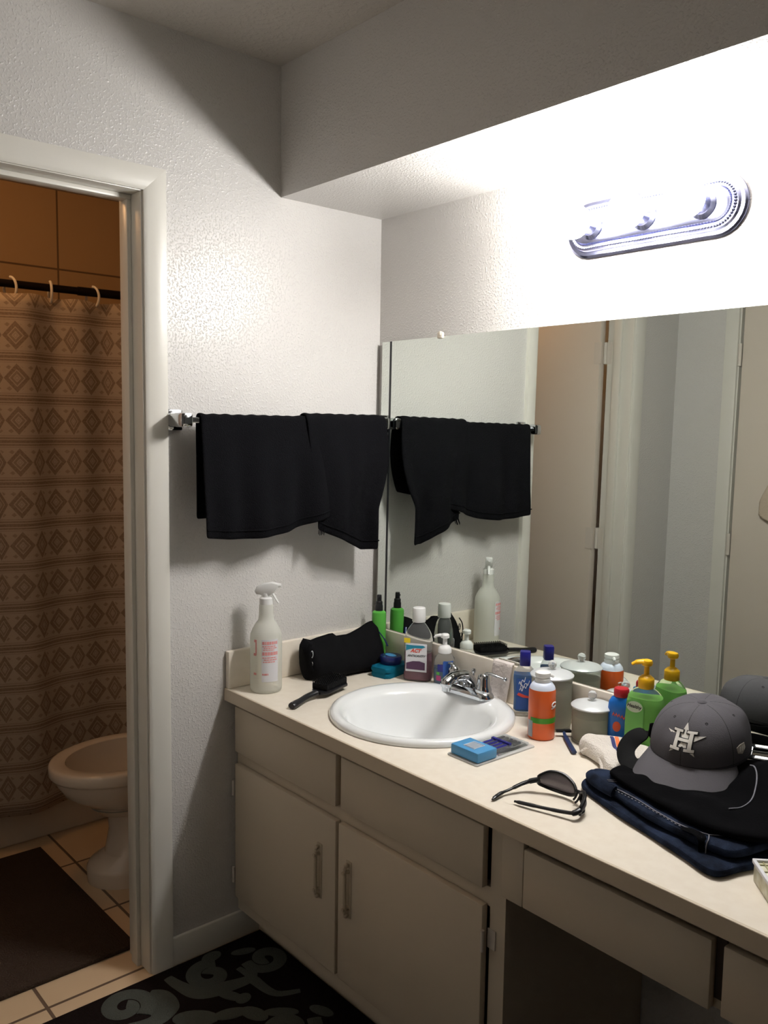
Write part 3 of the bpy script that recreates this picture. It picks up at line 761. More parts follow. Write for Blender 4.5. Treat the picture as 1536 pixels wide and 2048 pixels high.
# purple mouthwash
p_ = (.272, -.070)
mo = put('mouthwash_bottle', 'clear bottle of purple mouthwash with a tall white cap behind the basin', 'bottle', *p_, rz=facing(p_)+PI/2+math.radians(-14))
def sect(hx, hy, z, n=40, pw=4): return [(hx*(abs(math.cos(2*PI*i/n))**(2/pw))*math.copysign(1, math.cos(2*PI*i/n)), hy*(abs(math.sin(2*PI*i/n))**(2/pw))*math.copysign(1, math.sin(2*PI*i/n)), z) for i in range(n)]
def loft(bm, secs):
    R = [[bm.verts.new(p) for p in s] for s in secs]; n = len(R[0])
    for a, b in zip(R, R[1:]):
        for i in range(n): bm.faces.new((a[i], a[(i+1) % n], b[(i+1) % n], b[i]))
    bm.faces.new(R[0][::-1]); bm.faces.new(R[-1]); return bm
hx_, hy_ = .0405, .0245
obj('bottle', loft(B(), [sect(hx_-.003, hy_-.003, 0), sect(hx_, hy_, .004), sect(hx_, hy_, .022), sect(hx_-.002, hy_-.001, .026), sect(hx_-.002, hy_-.001, .100), sect(hx_, hy_, .106), sect(hx_, hy_, .118, pw=3.5), sect(hx_-.004, hy_-.001, .136, pw=3), sect(hx_-.012, hy_-.003, .152, pw=2.4), sect(.021, .0185, .163, pw=2), sect(.016, .016, .168, pw=2), sect(.0155, .0155, .172, pw=2)]), M['clear'], mo)
obj('liquid', loft(B(), [sect(hx_-.005, hy_-.005, .003), sect(hx_-.002, hy_-.002, .006), sect(hx_-.002, hy_-.002, .022), sect(hx_-.0035, hy_-.0025, .026), sect(hx_-.0035, hy_-.0025, .083)]), M['purple'], mo)
obj('cap', lathe(B(), [(.0185, .1705), (.0195, .172), (.0190, .205), (.0180, .2105), (.016, .212)], 32), M['white'], mo)
def flat(yf, dx=0, dz=0): return lambda x, y, d=0: (x+dx, yf-d, y+dz)
lbl = obj('label', strip(B(), flat(-hy_-.0002), -.031, .031, .030, .112, 4, .0006), M['labelwhite'], mo)
bm = B(); f1 = flat(-hy_-.001)
def poly(bm, place, pts, th=.0004):
    a = [bm.verts.new(place(x, y, 0)) for x, y in pts]; b = [bm.verts.new(place(x, y, th)) for x, y in pts]; n = len(pts)
    bm.faces.new(a[::-1]); bm.faces.new(b)
    for i in range(n): bm.faces.new((a[i], a[(i+1) % n], b[(i+1) % n], b[i]))
poly(bm, f1, [(-.030, .090), (-.020, .094), (-.004, .0985), (.016, .0985), (.027, .1035), (.020, .107), (-.006, .106), (-.030, .107)]); obj('teal_swoosh', bm, M['tealprint'], lbl)
bm = B(); poly(bm, f1, [(-.029, .036), (.026, .036), (.026, .057), (.010, .061), (-.010, .060), (-.029, .054)]); obj('purple_panel', bm, M['purpleprint'], lbl)
bm = add_text(B(), 'ACT', .0145, lambda x, y, d: (x-.002, -hy_-.0012-d, y+.0905), .0002, .35, .0006); obj('brand_lettering', bm, M['redprint'], lbl)
bm = add_text(B(), 'ANTICAVITY', .0088, lambda x, y, d: (x, -hy_-.0012-d, y+.0755), .0002, .3, .0002); obj('lettering', bm, M['ink'], lbl)
bm = strip(B(), flat(-hy_-.0009), -.036, -.018, .112, .126, 2, .0005); obj('yellow_sticker', bm, M['yellowprint'], mo)

# clear foaming soap with white pump
p_ = (.372, -.063)
fo = put('foam_soap_bottle', 'clear hand soap dispenser with white pump and blue sticker behind the faucet', 'soap dispenser', *p_)
obj('bottle', lathe(B(), [(.026, 0), (.029, .004), (.030, .03), (.030, .07), (.027, .086), (.018, .097), (.014, .100)], 32), M['clear'], fo)
obj('liquid', lathe(B(), [(.026, .003), (.0272, .006), (.0282, .03), (.0282, .058)], 32), mat('pale_blue_soap', rgb(112, 150, 178), .2, trans=.6, ior=1.15), fo)
bm = lathe(B(), [(.0165, .0985), (.0185, .100), (.0185, .112), (.014, .119), (.0065, .122), (.006, .140)], 24)
F = facing(p_); dirv = Matrix.Rotation(math.radians(215), 4, 'Z')
b2 = lathe(bm, [(.006, .140), (.012, .142), (.012, .150), (.009, .153)], 20)
tube(b2, [dirv @ Vector(q) for q in ((0, 0, .147), (.015, 0, .148), (.026, 0, .145), (.030, 0, .140))], [.007, .006, .005, .004], 10, .8); obj('pump', b2, M['white'], fo)
bm = B(); pl = wrap(.030, .030, F, 0, .0003); strip(bm, pl, -.004, .026, .028, .082, 8); obj('label', bm, M['blueprint'], fo)
bm = B(); strip(bm, wrap(.030, .030, F, 0, .0006), -.020, -.004, .052, .072, 4); obj('purple_print', bm, M['navy'], fo)
bm = B(); strip(bm, wrap(.030, .030, F, 0, .0006), -.024, -.010, .026, .040, 4); obj('pink_print', bm, mat('pink_print', rgb(170, 60, 110), .5), fo)
bm = B(); strip(bm, wrap(.030, .030, F, 0, .0006), -.024, -.014, .042, .050, 4); obj('green_print', bm, M['green'], fo)

# waffle cloth folded over the backsplash
wc = thing('folded_cloth', 'small white waffle washcloth folded over the backsplash right of the faucet', 'washcloth', (.556, -.03, H0+.0005))
bm = B()
def wp(u, v):
    L = [(-.0345, .001), (-.0335, .05), (-.0325, .100), (-.0305, .1055), (-.027, .1072), (-.0225, .1075)]
    s = v*(len(L)-1); k = min(int(s), len(L)-2); t = s-k
    y = L[k][0]*(1-t)+L[k+1][0]*t; z = L[k][1]*(1-t)+L[k+1][1]*t
    x0 = -.039+.010*min(1, z/.1); x1 = .022+.016*min(1, z/.1)
    return Vector((x0+(x1-x0)*u, y+.03-.0025*math.sin(u*9)*(1-v)-.002, z))
grid(bm, 16, 20, wp)
obj('cloth', bm, M['waffle'], wc, solid=.006, sub=1)

# blue mouth rinse
p_ = (.662, -.066)
br_ = put('rinse_bottle', 'blue flat bottle with navy square cap between folded cloth and orange can', 'bottle', *p_, rz=facing(p_)+PI/2)
obj('bottle', loft(B(), [sect(.024, .016, 0, pw=3), sect(.027, .019, .004, pw=3), sect(.026, .019, .05, pw=3), sect(.0285, .019, .095, pw=3), sect(.027, .018, .112, pw=3), sect(.017, .014, .124, pw=2.5), sect(.012, .012, .128, pw=2)]), M['clear'], br_)
obj('liquid', loft(B(), [sect(.022, .0145, .012, pw=3), sect(.0255, .0175, .016, pw=3), sect(.0245, .0175, .05, pw=3), sect(.027, .0175, .094, pw=3), sect(.0258, .0168, .106, pw=3)]), M['bluegel'], br_)
obj('cap', loft(B(), [sect(.0125, .0115, .1285, pw=5), sect(.0135, .0125, .130, pw=5), sect(.0135, .0125, .162, pw=5), sect(.0125, .0115, .1645, pw=5)]), M['navy'], br_)
lb = obj('label', strip(B(), flat(-.0196), -.020, .020, .018, .098, 4, .0004), M['blueprint'], br_)
bm = B(); f1 = flat(-.0201)
for a in ((-.014, .084, .010), (-.010, .076, .014), (-.012, .068, .012)):
    tube(bm, spline([f1(a[0]+a[2]*t, a[1]+.006*math.sin(t*9)+.008*t, .0003) for t in (0, .25, .5, .75, 1, 1.3, 1.6)], 4), .0009, 5)
obj('script_lettering', bm, M['labelwhite'], lb)
bm = B(); poly(bm, f1, [(-.018, .056), (-.004, .050), (.014, .049), (.018, .053), (.002, .056), (-.014, .062)]); obj('red_flash', bm, M['redprint'], lb)

# frosted canisters with knobbed lids
def canister(x, y, r, h, label, fill):
    t = put('canister', label, 'canister', x, y, group=None)
    obj('jar', lathe(lathe(B(), [(r-.004, 0), (r-.001, .003), (r-.001, h-.002)], 40, cap=False), [(r-.004, h-.002), (r-.004, .005), (.002, .004)], 40, cap=False), M['frostglass'], t)
    obj('cotton', lathe(B(), [(r-.0055, .006), (r-.0055, fill), (r-.012, fill+.004), (.004, fill+.006)], 28), M['cotton'], t)
    ld_ = obj('lid', lathe(B(), [(r-.006, h-.0015), (r+.002, h), (r+.0025, h+.003), (r-.002, h+.007), (r*.5, h+.013), (.006, h+.0155)], 44), M['lid'], t)
    b = lathe(B(), [(.004, h+.0150), (.0045, h+.019)], 14); sphere(b, (0, 0, h+.0275), .0105, 18, 12); obj('knob', b, M['knob'], ld_)
    return t
canister(.757, -.078, .0505, .126, 'tall smoky canister with domed metal lid behind the orange can', .10)
canister(.8825, -.087, .0462, .082, 'short smoky canister with domed metal lid and clear knob beside the razor', .06)

# orange can
p_ = (.792, -.158)
oc = put('shaving_gel_can', 'orange can with green band and white cap by the right rim of the basin', 'can', *p_)
F = facing(p_)
obj('can', lathe(B(), [(.029, 0), (.0315, .003), (.0315, .112), (.0305, .118)], 40), M['orange'], oc)
obj('shoulder', lathe(B(), [(.0304, .1182), (.0285, .124), (.0235, .131), (.019, .1335)], 36), M['lilacwhite'], oc)
bm = lathe(B(), [(.0178, .1335), (.0185, .136), (.0185, .142), (.0165, .1435), (.0165, .146), (.0185, .148), (.018, .156), (.013, .1585)], 32)
b3 = Matrix.Rotation(F-PI/2, 4, 'Z')
tube(bm, [b3 @ Vector((-.014, 0, .150)), b3 @ Vector((-.022, 0, .149)), b3 @ Vector((-.025, 0, .146))], [.0045, .004, .003], 8); obj('cap', bm, M['white'], oc)
obj('green_band', strip(B(), wrap(.0315, .0315, F, 0, .0003), -.028, .075, .041, .0535, 20), M['greenband'], oc)
obj('grey_panel', strip(B(), wrap(.0315, .0315, F, 0, .0004), -.038, -.0215, .006, .045, 5), M['greyprint'], oc)
bm = B(); W_ = wrap(.0315, .0315, F, 0, .0008)
tube(bm, spline([W_(.040, .089), W_(.030, .090), W_(.0255, .084), W_(.030, .0795), W_(.040, .082)], 5), .0016, 6)
tube(bm, spline([W_(.024, .076), W_(.032, .077), W_(.040, .080)], 5), .001, 6); obj('swirl_print', bm, M['labelwhite'], oc)

# disposable razor
rz_ = put('razor', 'dark blue disposable razor leaning by the short canister', 'razor', .866, -.1505, rz=math.radians(-41))
bm = B(); tube(bm, spline([(-.052, 0, .012), (-.04, 0, .0085), (-.02, 0, .007), (.015, 0, .006), (.062, 0, .006)], 6), [.0035]*4+[.004]*5+[.0055]*8+[.006]*8, 10, .75); obj('handle', bm, mat('razor_blue', rgb(38, 54, 92), .35), rz_)
bm = B(); box(bm, -.060, -.050, -.018, .018, .010, .0165, .0015); obj('razor_head', bm, M['blackplastic'], rz_)
bm = B(); box(bm, -.0605, -.059, -.017, .017, .0115, .013); box(bm, -.0605, -.059, -.017, .017, .014, .0153); obj('blade', bm, M['brushed'], rz_)

# powder bottle
p_ = (.945, -.064)
pw_ = put('powder_bottle', 'bright blue powder bottle with red cap beside the green soap', 'bottle', *p_, rz=facing(p_)+PI/2-.1)
obj('bottle', loft(B(), [sect(.026, .016, 0, pw=3), sect(.0285, .0185, .003, pw=3), sect(.0285, .0185, .09, pw=3), sect(.0275, .018, .104, pw=3), sect(.022, .016, .114, pw=2.6), sect(.0155, .0145, .118, pw=2.2)]), M['powder'], pw_)
obj('cap', lathe(B(), [(.0165, .1182), (.0172, .120), (.0172, .133), (.0155, .137), (.004, .138)], 28), M['redcap'], pw_)
bm = B(); fz_ = lambda x, y, d=0: (x, -.0188-d, y)
for k, (x, y, s) in enumerate(((-.016, .080, .3), (-.010, .079, .3), (-.004, .0775, .3), (.003, .0755, .3), (.009, .073, .3))):
    tube(bm, [fz_(x, y-.004), fz_(x+.002, y+.004), fz_(x+.005, y-.004)], .0009, 5); tube(bm, [fz_(x, y), fz_(x+.004, y)], .0008, 5)
obj('orange_lettering', bm, M['orangeprint'], pw_); bm = B()
for k in range(4): tube(bm, [fz_(-.014+.007*k, .022-.002*k), fz_(-.009+.007*k, .027-.002*k)], .001, 5)
obj('orange_slogan', bm, M['orangeprint'], pw_)
bm = B(); poly(bm, fz_, [(-.006+.009*math.cos(2*PI*i/20), .051+.012*math.sin(2*PI*i/20)) for i in range(20)], .0003); obj('round_badge', bm, M['orangeprint'], pw_)

# green hand soap
p_ = (1.012, -.072)
gr = put('hand_soap_bottle', 'large green hand soap with yellow pump behind the grey cap', 'soap dispenser', *p_, rz=facing(p_)+PI/2-.25)
obj('bottle', loft(B(), [sect(.036, .021, 0, pw=3.2), sect(.040, .025, .004, pw=3.2), sect(.041, .0255, .06, pw=3), sect(.0405, .025, .12, pw=3), sect(.037, .0235, .138, pw=2.8), sect(.026, .019, .150, pw=2.4), sect(.017, .016, .155, pw=2)]), M['greenclear'], gr)
obj('gel', loft(B(), [sect(.034, .0195, .004, pw=3.2), sect(.038, .0235, .007, pw=3.2), sect(.039, .024, .06, pw=3), sect(.0388, .0238, .118, pw=3), sect(.0362, .0226, .134, pw=2.8)]), M['greengel'], gr)
bm = lathe(B(), [(.0165, .1555), (.0175, .157), (.0175, .176), (.0165, .178), (.010, .184), (.0058, .186), (.0055, .205)], 28)
lathe(bm, [(.0055, .204), (.0115, .207), (.013, .2125), (.011, .218), (.004, .2205)], 24)
tube(bm, spline([(0, 0, .2125), (-.012, -.004, .214), (-.024, -.008, .211), (-.031, -.010, .206)], 4), [.0105]*4+[.0085]*4+[.006]*4+[.003], 12, .6); obj('pump', bm, M['yellow'], gr)
bm = B(); fz_ = lambda x, y, d=0: (x, -.0262-d, y)
ov = [(-.0155+.019*math.cos(2*PI*i/28), .113+.016*math.sin(2*PI*i/28)) for i in range(28)]
poly(bm, fz_, [(-.036, .016), (-.006, .016), (.003, .05), (.005, .098), (.0035, .118), (-.006, .130), (-.02, .133), (-.034, .128), (-.0365, .09)], .0004); lb = obj('label', bm, mat('green_label', rgb(112, 186, 92), .4), gr)
bm = B(); poly(bm, lambda x, y, d=0: (x, -.0268-d, y), [(-.0165+.0175*math.cos(2*PI*i/28), .116+.0125*math.sin(2*PI*i/28)) for i in range(28)], .0003); obj('label_top', bm, M['paleprint'], lb)
bm = add_text(B(), 'Healthy', .0105, lambda x, y, d: (-.0165+x*.96+y*.25, -.0273-d, .117+y-x*.12), .0002, 0, .0002); obj('lettering', bm, M['ink'], lb)

# terry washcloth in a heap
wt = thing('striped_washcloth', 'crumpled white washcloth with navy and orange stripes lying in front of the soap', 'washcloth', (.98, -.15, H0))
ol = spline([(.914, -.150), (.922, -.176), (.950, -.184), (.992, -.198), (1.035, -.245), (1.078, -.235), (1.090, -.165), (1.060, -.112), (1.005, -.104), (.958, -.112), (.920, -.135)], 5, True)
bm = pile(B(), [(p.x, p.y) for p in ol], H0+.0005, .044, 11, .008, 30, 2, .4); bv = tree(bm)
obj('cloth', bm, M['washcloth'], wt, world=True, sub=1)
bm = B(); tube(bm, spline([(.930, -.186, H0+.010), (.948, -.182, H0+.024), (.970, -.190, H0+.022), (.995, -.208, H0+.016), (1.03, -.245, H0+.007)], 6), .0055, 10); obj('rolled_edge', bm, M['washcloth'], wt, world=True)
for nm, m, o_ in (('navy_stripe', 'stripenavy', 0), ('orange_stripe', 'stripeorange', .011)):
    bm = B(); tube(bm, drape(bv, spline([(.962+o_, -.122+o_*.2), (.985+o_, -.150+o_*.2), (1.02+o_, -.185+o_*.2), (1.045+o_, -.212+o_*.2)], 8), .0008), .0042, 8, .3); obj(nm, bm, M[m], wt, world=True)

# blister pack of razors
pk = put('razor_pack', 'clear blister pack with blue card holding razors, on the counter before the basin', 'blister pack', .780, -.318, rz=math.radians(-1))
M['packclear'] = mat('cloudy_clear_plastic', rgb(240, 240, 238), .15, trans=.45, ior=1.1)
obj('tray', prism(B(), rrect(.0465, .096, .005), 0, .0035, .001), M['packclear'], pk)
obj('blister', prism(B(), [(-.040, -.02), (.040, -.02), (.036, .085), (-.036, .085)], .0036, .012, .003), M['clear'], pk)
b2 = box(B(), -.041, .043, -.090, -.028, .0036, .027, .004); blk = obj('card_block', b2, M['skyblue'], pk)
bm = box(B(), -.012, .018, -.074, -.046, .0271, .0276); obj('window', bm, M['greyprint'], blk)
bm = B(); tube(bm, [(.019, -.077, .0274), (.019, -.043, .0274), (-.013, -.043, .0274), (-.013, -.077, .0274)], .0009, 5, closed=True); obj('window_outline', bm, M['labelwhite'], blk)
for k in range(4):
    x = -.026+k*.014
    bm = B(); tube(bm, [(x, -.026, .010), (x+.001, .012, .010), (x+.001, .030, .011)], [.0042, .0045, .0036], 8, .8); box(bm, x-.006, x+.008, .032, .040, .007, .016, .001)
    obj('packed_razor', bm, M['navy'], pk)
bm = B()
for k in range(5): box(bm, -.030+k*.012, -.022+k*.012, .044, .070, .006, .0115, .001)
obj('blade_refills', bm, M['blackplastic'], pk)

# sunglasses
sg = put('sunglasses', 'black wraparound sunglasses with grey lenses lying open on the counter front', 'sunglasses', 1.04, -.43)
def wpts(*a): return [Vector((x, y, z)) for x, y, z in a]
Hh = H0
A_ = spline(wpts((.982, -.415, Hh+.020), (1.000, -.396, Hh+.024), (1.030, -.385, Hh+.026), (1.062, -.388, Hh+.022), (1.080, -.398, Hh+.020), (1.098, -.408, Hh+.020), (1.112, -.430, Hh+.016), (1.116, -.452, Hh+.010)), 8)
top = spline(wpts((.990, -.412, Hh+.034), (1.006, -.397, Hh+.044), (1.032, -.387, Hh+.044), (1.056, -.388, Hh+.034), (1.068, -.394, Hh+.024)), 8)
bot = spline(wpts((.990, -.412, Hh+.018), (1.006, -.400, Hh+.011), (1.032, -.392, Hh+.008), (1.054, -.391, Hh+.010), (1.068, -.394, Hh+.018)), 8)
def lens_mesh(top, bot):
    bm = B(); n = len(top); a = [bm.verts.new(p) for p in top]; m_ = [bm.verts.new((p+q)/2+Vector((.003, .003, 0))) for p, q in zip(top, bot)]; b = [bm.verts.new(p) for p in bot]
    for i in range(n-1): bm.faces.new((a[i], a[i+1], m_[i+1], m_[i])); bm.faces.new((m_[i], m_[i+1], b[i+1], b[i]))
    return bm
obj('lens', lens_mesh(top, bot), M['lens'], sg, world=True, solid=.0016)
bm = B(); tube(bm, top+bot[::-1], .0034, 8, closed=True); 
top2 = spline(wpts((1.086, -.404, Hh+.030), (1.098, -.410, Hh+.036), (1.110, -.425, Hh+.033), (1.116, -.445, Hh+.022)), 8)
bot2 = spline(wpts((1.086, -.404, Hh+.018), (1.098, -.412, Hh+.010), (1.110, -.428, Hh+.007), (1.116, -.447, Hh+.009)), 8)
tube(bm, top2+bot2[::-1], .0036, 8, closed=True)
tube(bm, spline(wpts((1.066, -.393, Hh+.022), (1.076, -.396, Hh+.026), (1.088, -.404, Hh+.026)), 6), .0034, 8)
tube(bm, spline(wpts((1.074, -.398, Hh+.024), (1.073, -.402, Hh+.016), (1.070, -.405, Hh+.010)), 4), .0026, 8, .6); tube(bm, spline(wpts((1.086, -.406, Hh+.024), (1.084, -.411, Hh+.015), (1.080, -.413, Hh+.010)), 4), .0026, 8, .6)
obj('frame', bm, M['frame'], sg, world=True)
obj('lens', lens_mesh(top2, bot2), M['lens'], sg, world=True, solid=.0016)
bm = B(); tube(bm, spline(wpts((.990, -.411, Hh+.026), (.978, -.420, Hh+.022), (.968, -.436, Hh+.017), (.960, -.462, Hh+.010), (.957, -.490, Hh+.007), (.961, -.516, Hh+.004)), 6), [.0068]*8+[.0050]*9+[.0036]*6+[.0048]*6+[.0028]*2, 10, .75); obj('temple', bm, M['frame'], sg, world=True)
bm = B(); tube(bm, spline(wpts((1.116, -.447, Hh+.018), (1.112, -.458, Hh+.014), (1.094, -.464, Hh+.011), (1.062, -.474, Hh+.009), (1.030, -.484, Hh+.008), (.996, -.492, Hh+.006)), 6), [.0066]*8+[.0042]*9+[.0036]*6+[.0042]*6+[.0026]*2, 10, .75); obj('temple', bm, M['frame'], sg, world=True)

# folded jeans
jn = thing('folded_jeans', 'folded dark blue jeans at the counter front under black clothing', 'jeans', (1.25, -.3, H0))
J1 = spline([(1.040, -.306), (1.052, -.338), (1.110, -.362), (1.200, -.392), (1.300, -.425), (1.378, -.452), (1.402, -.405), (1.424, -.330), (1.440, -.200), (1.400, -.110), (1.250, -.090), (1.140, -.110), (1.110, -.220), (1.075, -.290)], 6, True)
bm = pile(B(), [(p.x, p.y) for p in J1], H0+.0004, .020, 9, .004, 16, 5, .45); obj('lower_leg', bm, M['denim'], jn, world=True, sub=1)
J2 = spline([(1.046, -.300), (1.070, -.336), (1.130, -.352), (1.210, -.380), (1.300, -.402), (1.360, -.410), (1.392, -.398), (1.410, -.330), (1.430, -.200), (1.390, -.115), (1.250, -.095), (1.150, -.115), (1.110, -.220), (1.080, -.280)], 6, True)
bm = pile(B(), [(p.x, p.y) for p in J2], H0+.019, .023, 9, .005, 19, 9, .45); jt = tree(bm); obj('upper_leg', bm, M['denim'], jn, world=True, sub=1)
bm = B(); tube(bm, spline(wpts((1.040, -.308, Hh+.030), (1.062, -.333, Hh+.032), (1.095, -.349, Hh+.033), (1.130, -.359, Hh+.034)), 6), .0115, 10, .5, upv=(.3, -.8, .5)); obj('waistband', bm, M['denim'], jn, world=True)
bm = B()
for pts in ([(1.10, -.345), (1.16, -.358), (1.24, -.383), (1.31, -.402), (1.345, -.397)], [(1.345, -.397), (1.352, -.412), (1.350, -.425)], [(1.345, -.397), (1.372, -.372), (1.39, -.352)], [(1.095, -.332), (1.112, -.318), (1.118, -.300)], [(1.101, -.336), (1.119, -.321), (1.125, -.302)]):
    tube(bm, drape(jt, spline(pts, 8), .0012), .0010, 5)
for k in range(20):
    x = 1.12+.009*k; y = -.352-.29*(x-1.12)
    q = drape(jt, [(x, y), (x+.004, y-.001)], .0012); tube(bm, q, .0009, 4)
obj('stitching', bm, M['stitch'], jn, world=True)
bm = B(); tube(bm, drape(jt, spline([(1.300, -.405), (1.330, -.408), (1.345, -.416), (1.350, -.426)], 6), .0005), [.006, .007, .008, .009, .009, .009, .009, .009, .009, .009, .009, .009, .009, .008, .007, .006, .005, .004, .003], 8, .3); obj('pocket_opening', bm, M['blackcloth'], jn, world=True, label='dark pocket opening')

# black clothing heap
bs = thing('black_shirt', 'rumpled black shirt heaped on the folded jeans beneath the grey cap', 'shirt', (1.3, -.22, H0+.04))
K1 = spline([(1.092, -.288), (1.112, -.322), (1.180, -.345), (1.260, -.368), (1.330, -.385), (1.385, -.372), (1.430, -.320), (1.475, -.220), (1.470, -.100), (1.380, -.060), (1.260, -.060), (1.150, -.085), (1.105, -.180)], 6, True)
def hump(x, y):
    a = max(0, min(1, (x-1.24)/.10)); b = max(0, min(1, (y+.30)/.14)); return .046*a*a*(3-2*a)*b*b*(3-2*b)
bm = pile(B(), [(p.x, p.y) for p in K1], H0+.040, .019, 15, .011, 21, 3, .35, tilt=hump); kt = tree(bm); obj('cloth', bm, M['blackcloth'], bs, world=True, sub=1)
bm = B(); tube(bm, drape(kt, spline([(1.300, -.165), (1.330, -.200), (1.348, -.250), (1.350, -.292), (1.340, -.322)], 8), .001), .0014, 6); obj('hem_piping', bm, M['stitch'], bs, world=True, label='thin grey hem edge')

# belt with chrome buckle, coiled round the cap
be = thing('belt', 'black leather belt with chrome buckle coiled on the clothes behind the grey cap', 'belt', (1.2, -.2, H0+.07))
lp = spline(wpts((1.150, -.262, Hh+.054), (1.118, -.262, Hh+.055), (1.088, -.252, Hh+.058), (1.072, -.232, Hh+.074), (1.078, -.205, Hh+.094), (1.100, -.180, Hh+.104), (1.130, -.165, Hh+.102), (1.160, -.150, Hh+.092)), 7)
def strap(bm, pts, w_, th, side):
    n = len(pts); L_ = []
    for i, p in enumerate(pts):
        d = (pts[min(i+1, n-1)]-pts[max(i-1, 0)]).normalized(); s = Vector(side[i] if isinstance(side, list) else side); s = (s-d*s.dot(d)).normalized(); nn = d.cross(s)
        L_.append([bm.verts.new(p+s*(w_/2*a)+nn*(th/2*b)) for a, b in ((-1, -.7), (-.9, -1), (.9, -1), (1, -.7), (1, .7), (.9, 1), (-.9, 1), (-1, .7))])
    for a, b in zip(L_, L_[1:]):
        for k in range(8): bm.faces.new((a[k], a[(k+1) % 8], b[(k+1) % 8], b[k]))
    bm.faces.new(L_[0][::-1]); bm.faces.new(L_[-1]); return bm
bm = strap(B(), lp, .036, .004, (.72, .62, .25)); obj('strap_loop', bm, M['leather'], be, world=True)
l2 = spline(wpts((1.160, -.145, Hh+.090), (1.180, -.075, Hh+.088), (1.230, -.050, Hh+.094), (1.290, -.062, Hh+.102), (1.350, -.075, Hh+.104), (1.420, -.085, Hh+.100), (1.480, -.10, Hh+.09)), 7)
bm = strap(B(), l2, .034, .004, (0, 0, 1)); obj('strap', bm, M['leather'], be, world=True)
bm = B(); c_ = Vector((1.300, -.118, Hh+.104)); nn_ = Vector((.09, -.545, .837)); dx = Vector((.96, .25, .06)).normalized(); dy = nn_.cross(dx).normalized()
cn = [c_+dx*a+dy*b for a, b in ((-.024, -.017), (.024, -.017), (.024, .017), (-.024, .017))]
T_ = Matrix(((dx.x, dy.x, nn_.x, c_.x), (dx.y, dy.y, nn_.y, c_.y), (dx.z, dy.z, nn_.z, c_.z), (0, 0, 0, 1)))
for a_ in ((-.026, .026, .009, .018), (-.026, .026, -.018, -.009), (-.026, -.017, -.018, .018), (.017, .026, -.018, .018)): box(bm, a_[0], a_[1], a_[2], a_[3], -.002, .002, .001, mtx=T_)
tube(bm, [c_-dx*.024, c_+dx*.025+dy*.002], .0022, 8); obj('buckle', bm, M['chrome'], be, world=True)

# baseball cap
cp = thing('baseball_cap', 'grey baseball cap with white star and letter H emblem resting on the clothes', 'cap', (1.192, -.156, Hh+.0965), rz=math.radians(9), rx=math.radians(9))
RX, RY, CH = .0935, .104, .088
def dome(az, t, off=0):
    """az measured from the front (-y), t from brow 0 to crown 1"""
    a = t*PI/2; r = math.cos(a)**.62; z = CH*math.sin(a)**1.05
    fr = .5+.5*math.cos(az)
    x = math.sin(az)*RX*r; y = -math.cos(az)*RY*r
    y += .012*z/CH                     # crown leans back
    n = Vector((math.sin(az)/RX*r, -math.cos(az)/RY*r, math.sin(a)**2/CH*.9)).normalized()
    dent = -.008*max(0, math.cos(az*3+.6))*math.sin(a*2)*mnoise.noise(Vector((az*1.5, t*3, 2)))
    pk_ = .0022*abs(math.cos(az*3))*math.sin(a*2)
    return Vector((x, y, z))+n*(off+dent+pk_)
bm = B(); nA, nT = 72, 22
rows = [[bm.verts.new(dome(2*PI*i/nA, (j/nT)**.9*.985)) for i in range(nA)] for j in range(nT+1)]
for a, b in zip(rows, rows[1:]):
    for i in range(nA): bm.faces.new((a[i], a[(i+1) % nA], b[(i+1) % nA], b[i]))
bm.faces.new(rows[-1])
obj('crown', bm, M['capcloth'], cp, solid=.0025)
bm = B()
for k in range(6):
    az = PI*k/3
    tube(bm, [dome(az, .02+.95*i/24, .0006) for i in range(25)], .0009, 5)
for z_ in (.06,):
    tube(bm, [dome(2*PI*i/60, .045, .0012) for i in range(60)], .0007, 5, closed=True)
obj('panel_seams', bm, M['capdark'], cp)
bm = B(); q = dome(0, .985); lathe(bm, [(.0095, -.002), (.009, .002), (.0055, .0045), (.001, .005)], 18, mtx=Matrix.Translation((0, .012, CH))); obj('button', bm, M['capcloth'], cp)
for az in (-PI/6, PI/6, PI/2, -PI/2, PI*5/6, -PI*5/6):
    p0 = dome(az, .66, .001); p1 = dome(az, .66, .004); n_ = (p1-p0).normalized()
    bm = lathe(B(), [(.0032, 0), (.0028, .0008), (.0012, .0006), (.001, -.001)], 12, mtx=Matrix.Translation(p0) @ n_.to_track_quat('Z', 'Y').to_matrix().to_4x4()); obj('eyelet', bm, M['capdark'], cp)
# brim
bm = B(); nb_, nr_ = 36, 10; AZ = math.radians(66)
def brim(u, v, off=0):
    az = -AZ+2*AZ*u; p = dome(az, .0); k = math.cos((u-.5)*PI)
    ln = .090*min(1, (k*2.3))**.5 if k > 0 else 0
    d = Vector((math.sin(az)*.45, -math.cos(az)*.6-.55, 0)).normalized()
    q = p+d*ln*v
    return Vector((q.x*(1+.04*v), q.y, .004-.33*ln*v-2.6*(q.x*q.x)*(.25+.75*v)+off))
for off, lay in ((.0016, 1), (-.0016, 0)):
    pass
ta = [[bm.verts.new(brim(i/nb_, j/nr_, .0017)) for j in range(nr_+1)] for i in range(nb_+1)]
tb_ = [[bm.verts.new(brim(i/nb_, j/nr_, -.0017)) for j in range(nr_+1)] for i in range(nb_+1)]
for i in range(nb_):
    for j in range(nr_):
        bm.faces.new((ta[i][j], ta[i+1][j], ta[i+1][j+1], ta[i][j+1])); bm.faces.new((tb_[i][j], tb_[i][j+1], tb_[i+1][j+1], tb_[i+1][j]))
    bm.faces.new((ta[i][nr_], ta[i+1][nr_], tb_[i+1][nr_], tb_[i][nr_])); bm.faces.new((ta[i][0], tb_[i][0], tb_[i+1][0], ta[i+1][0]))
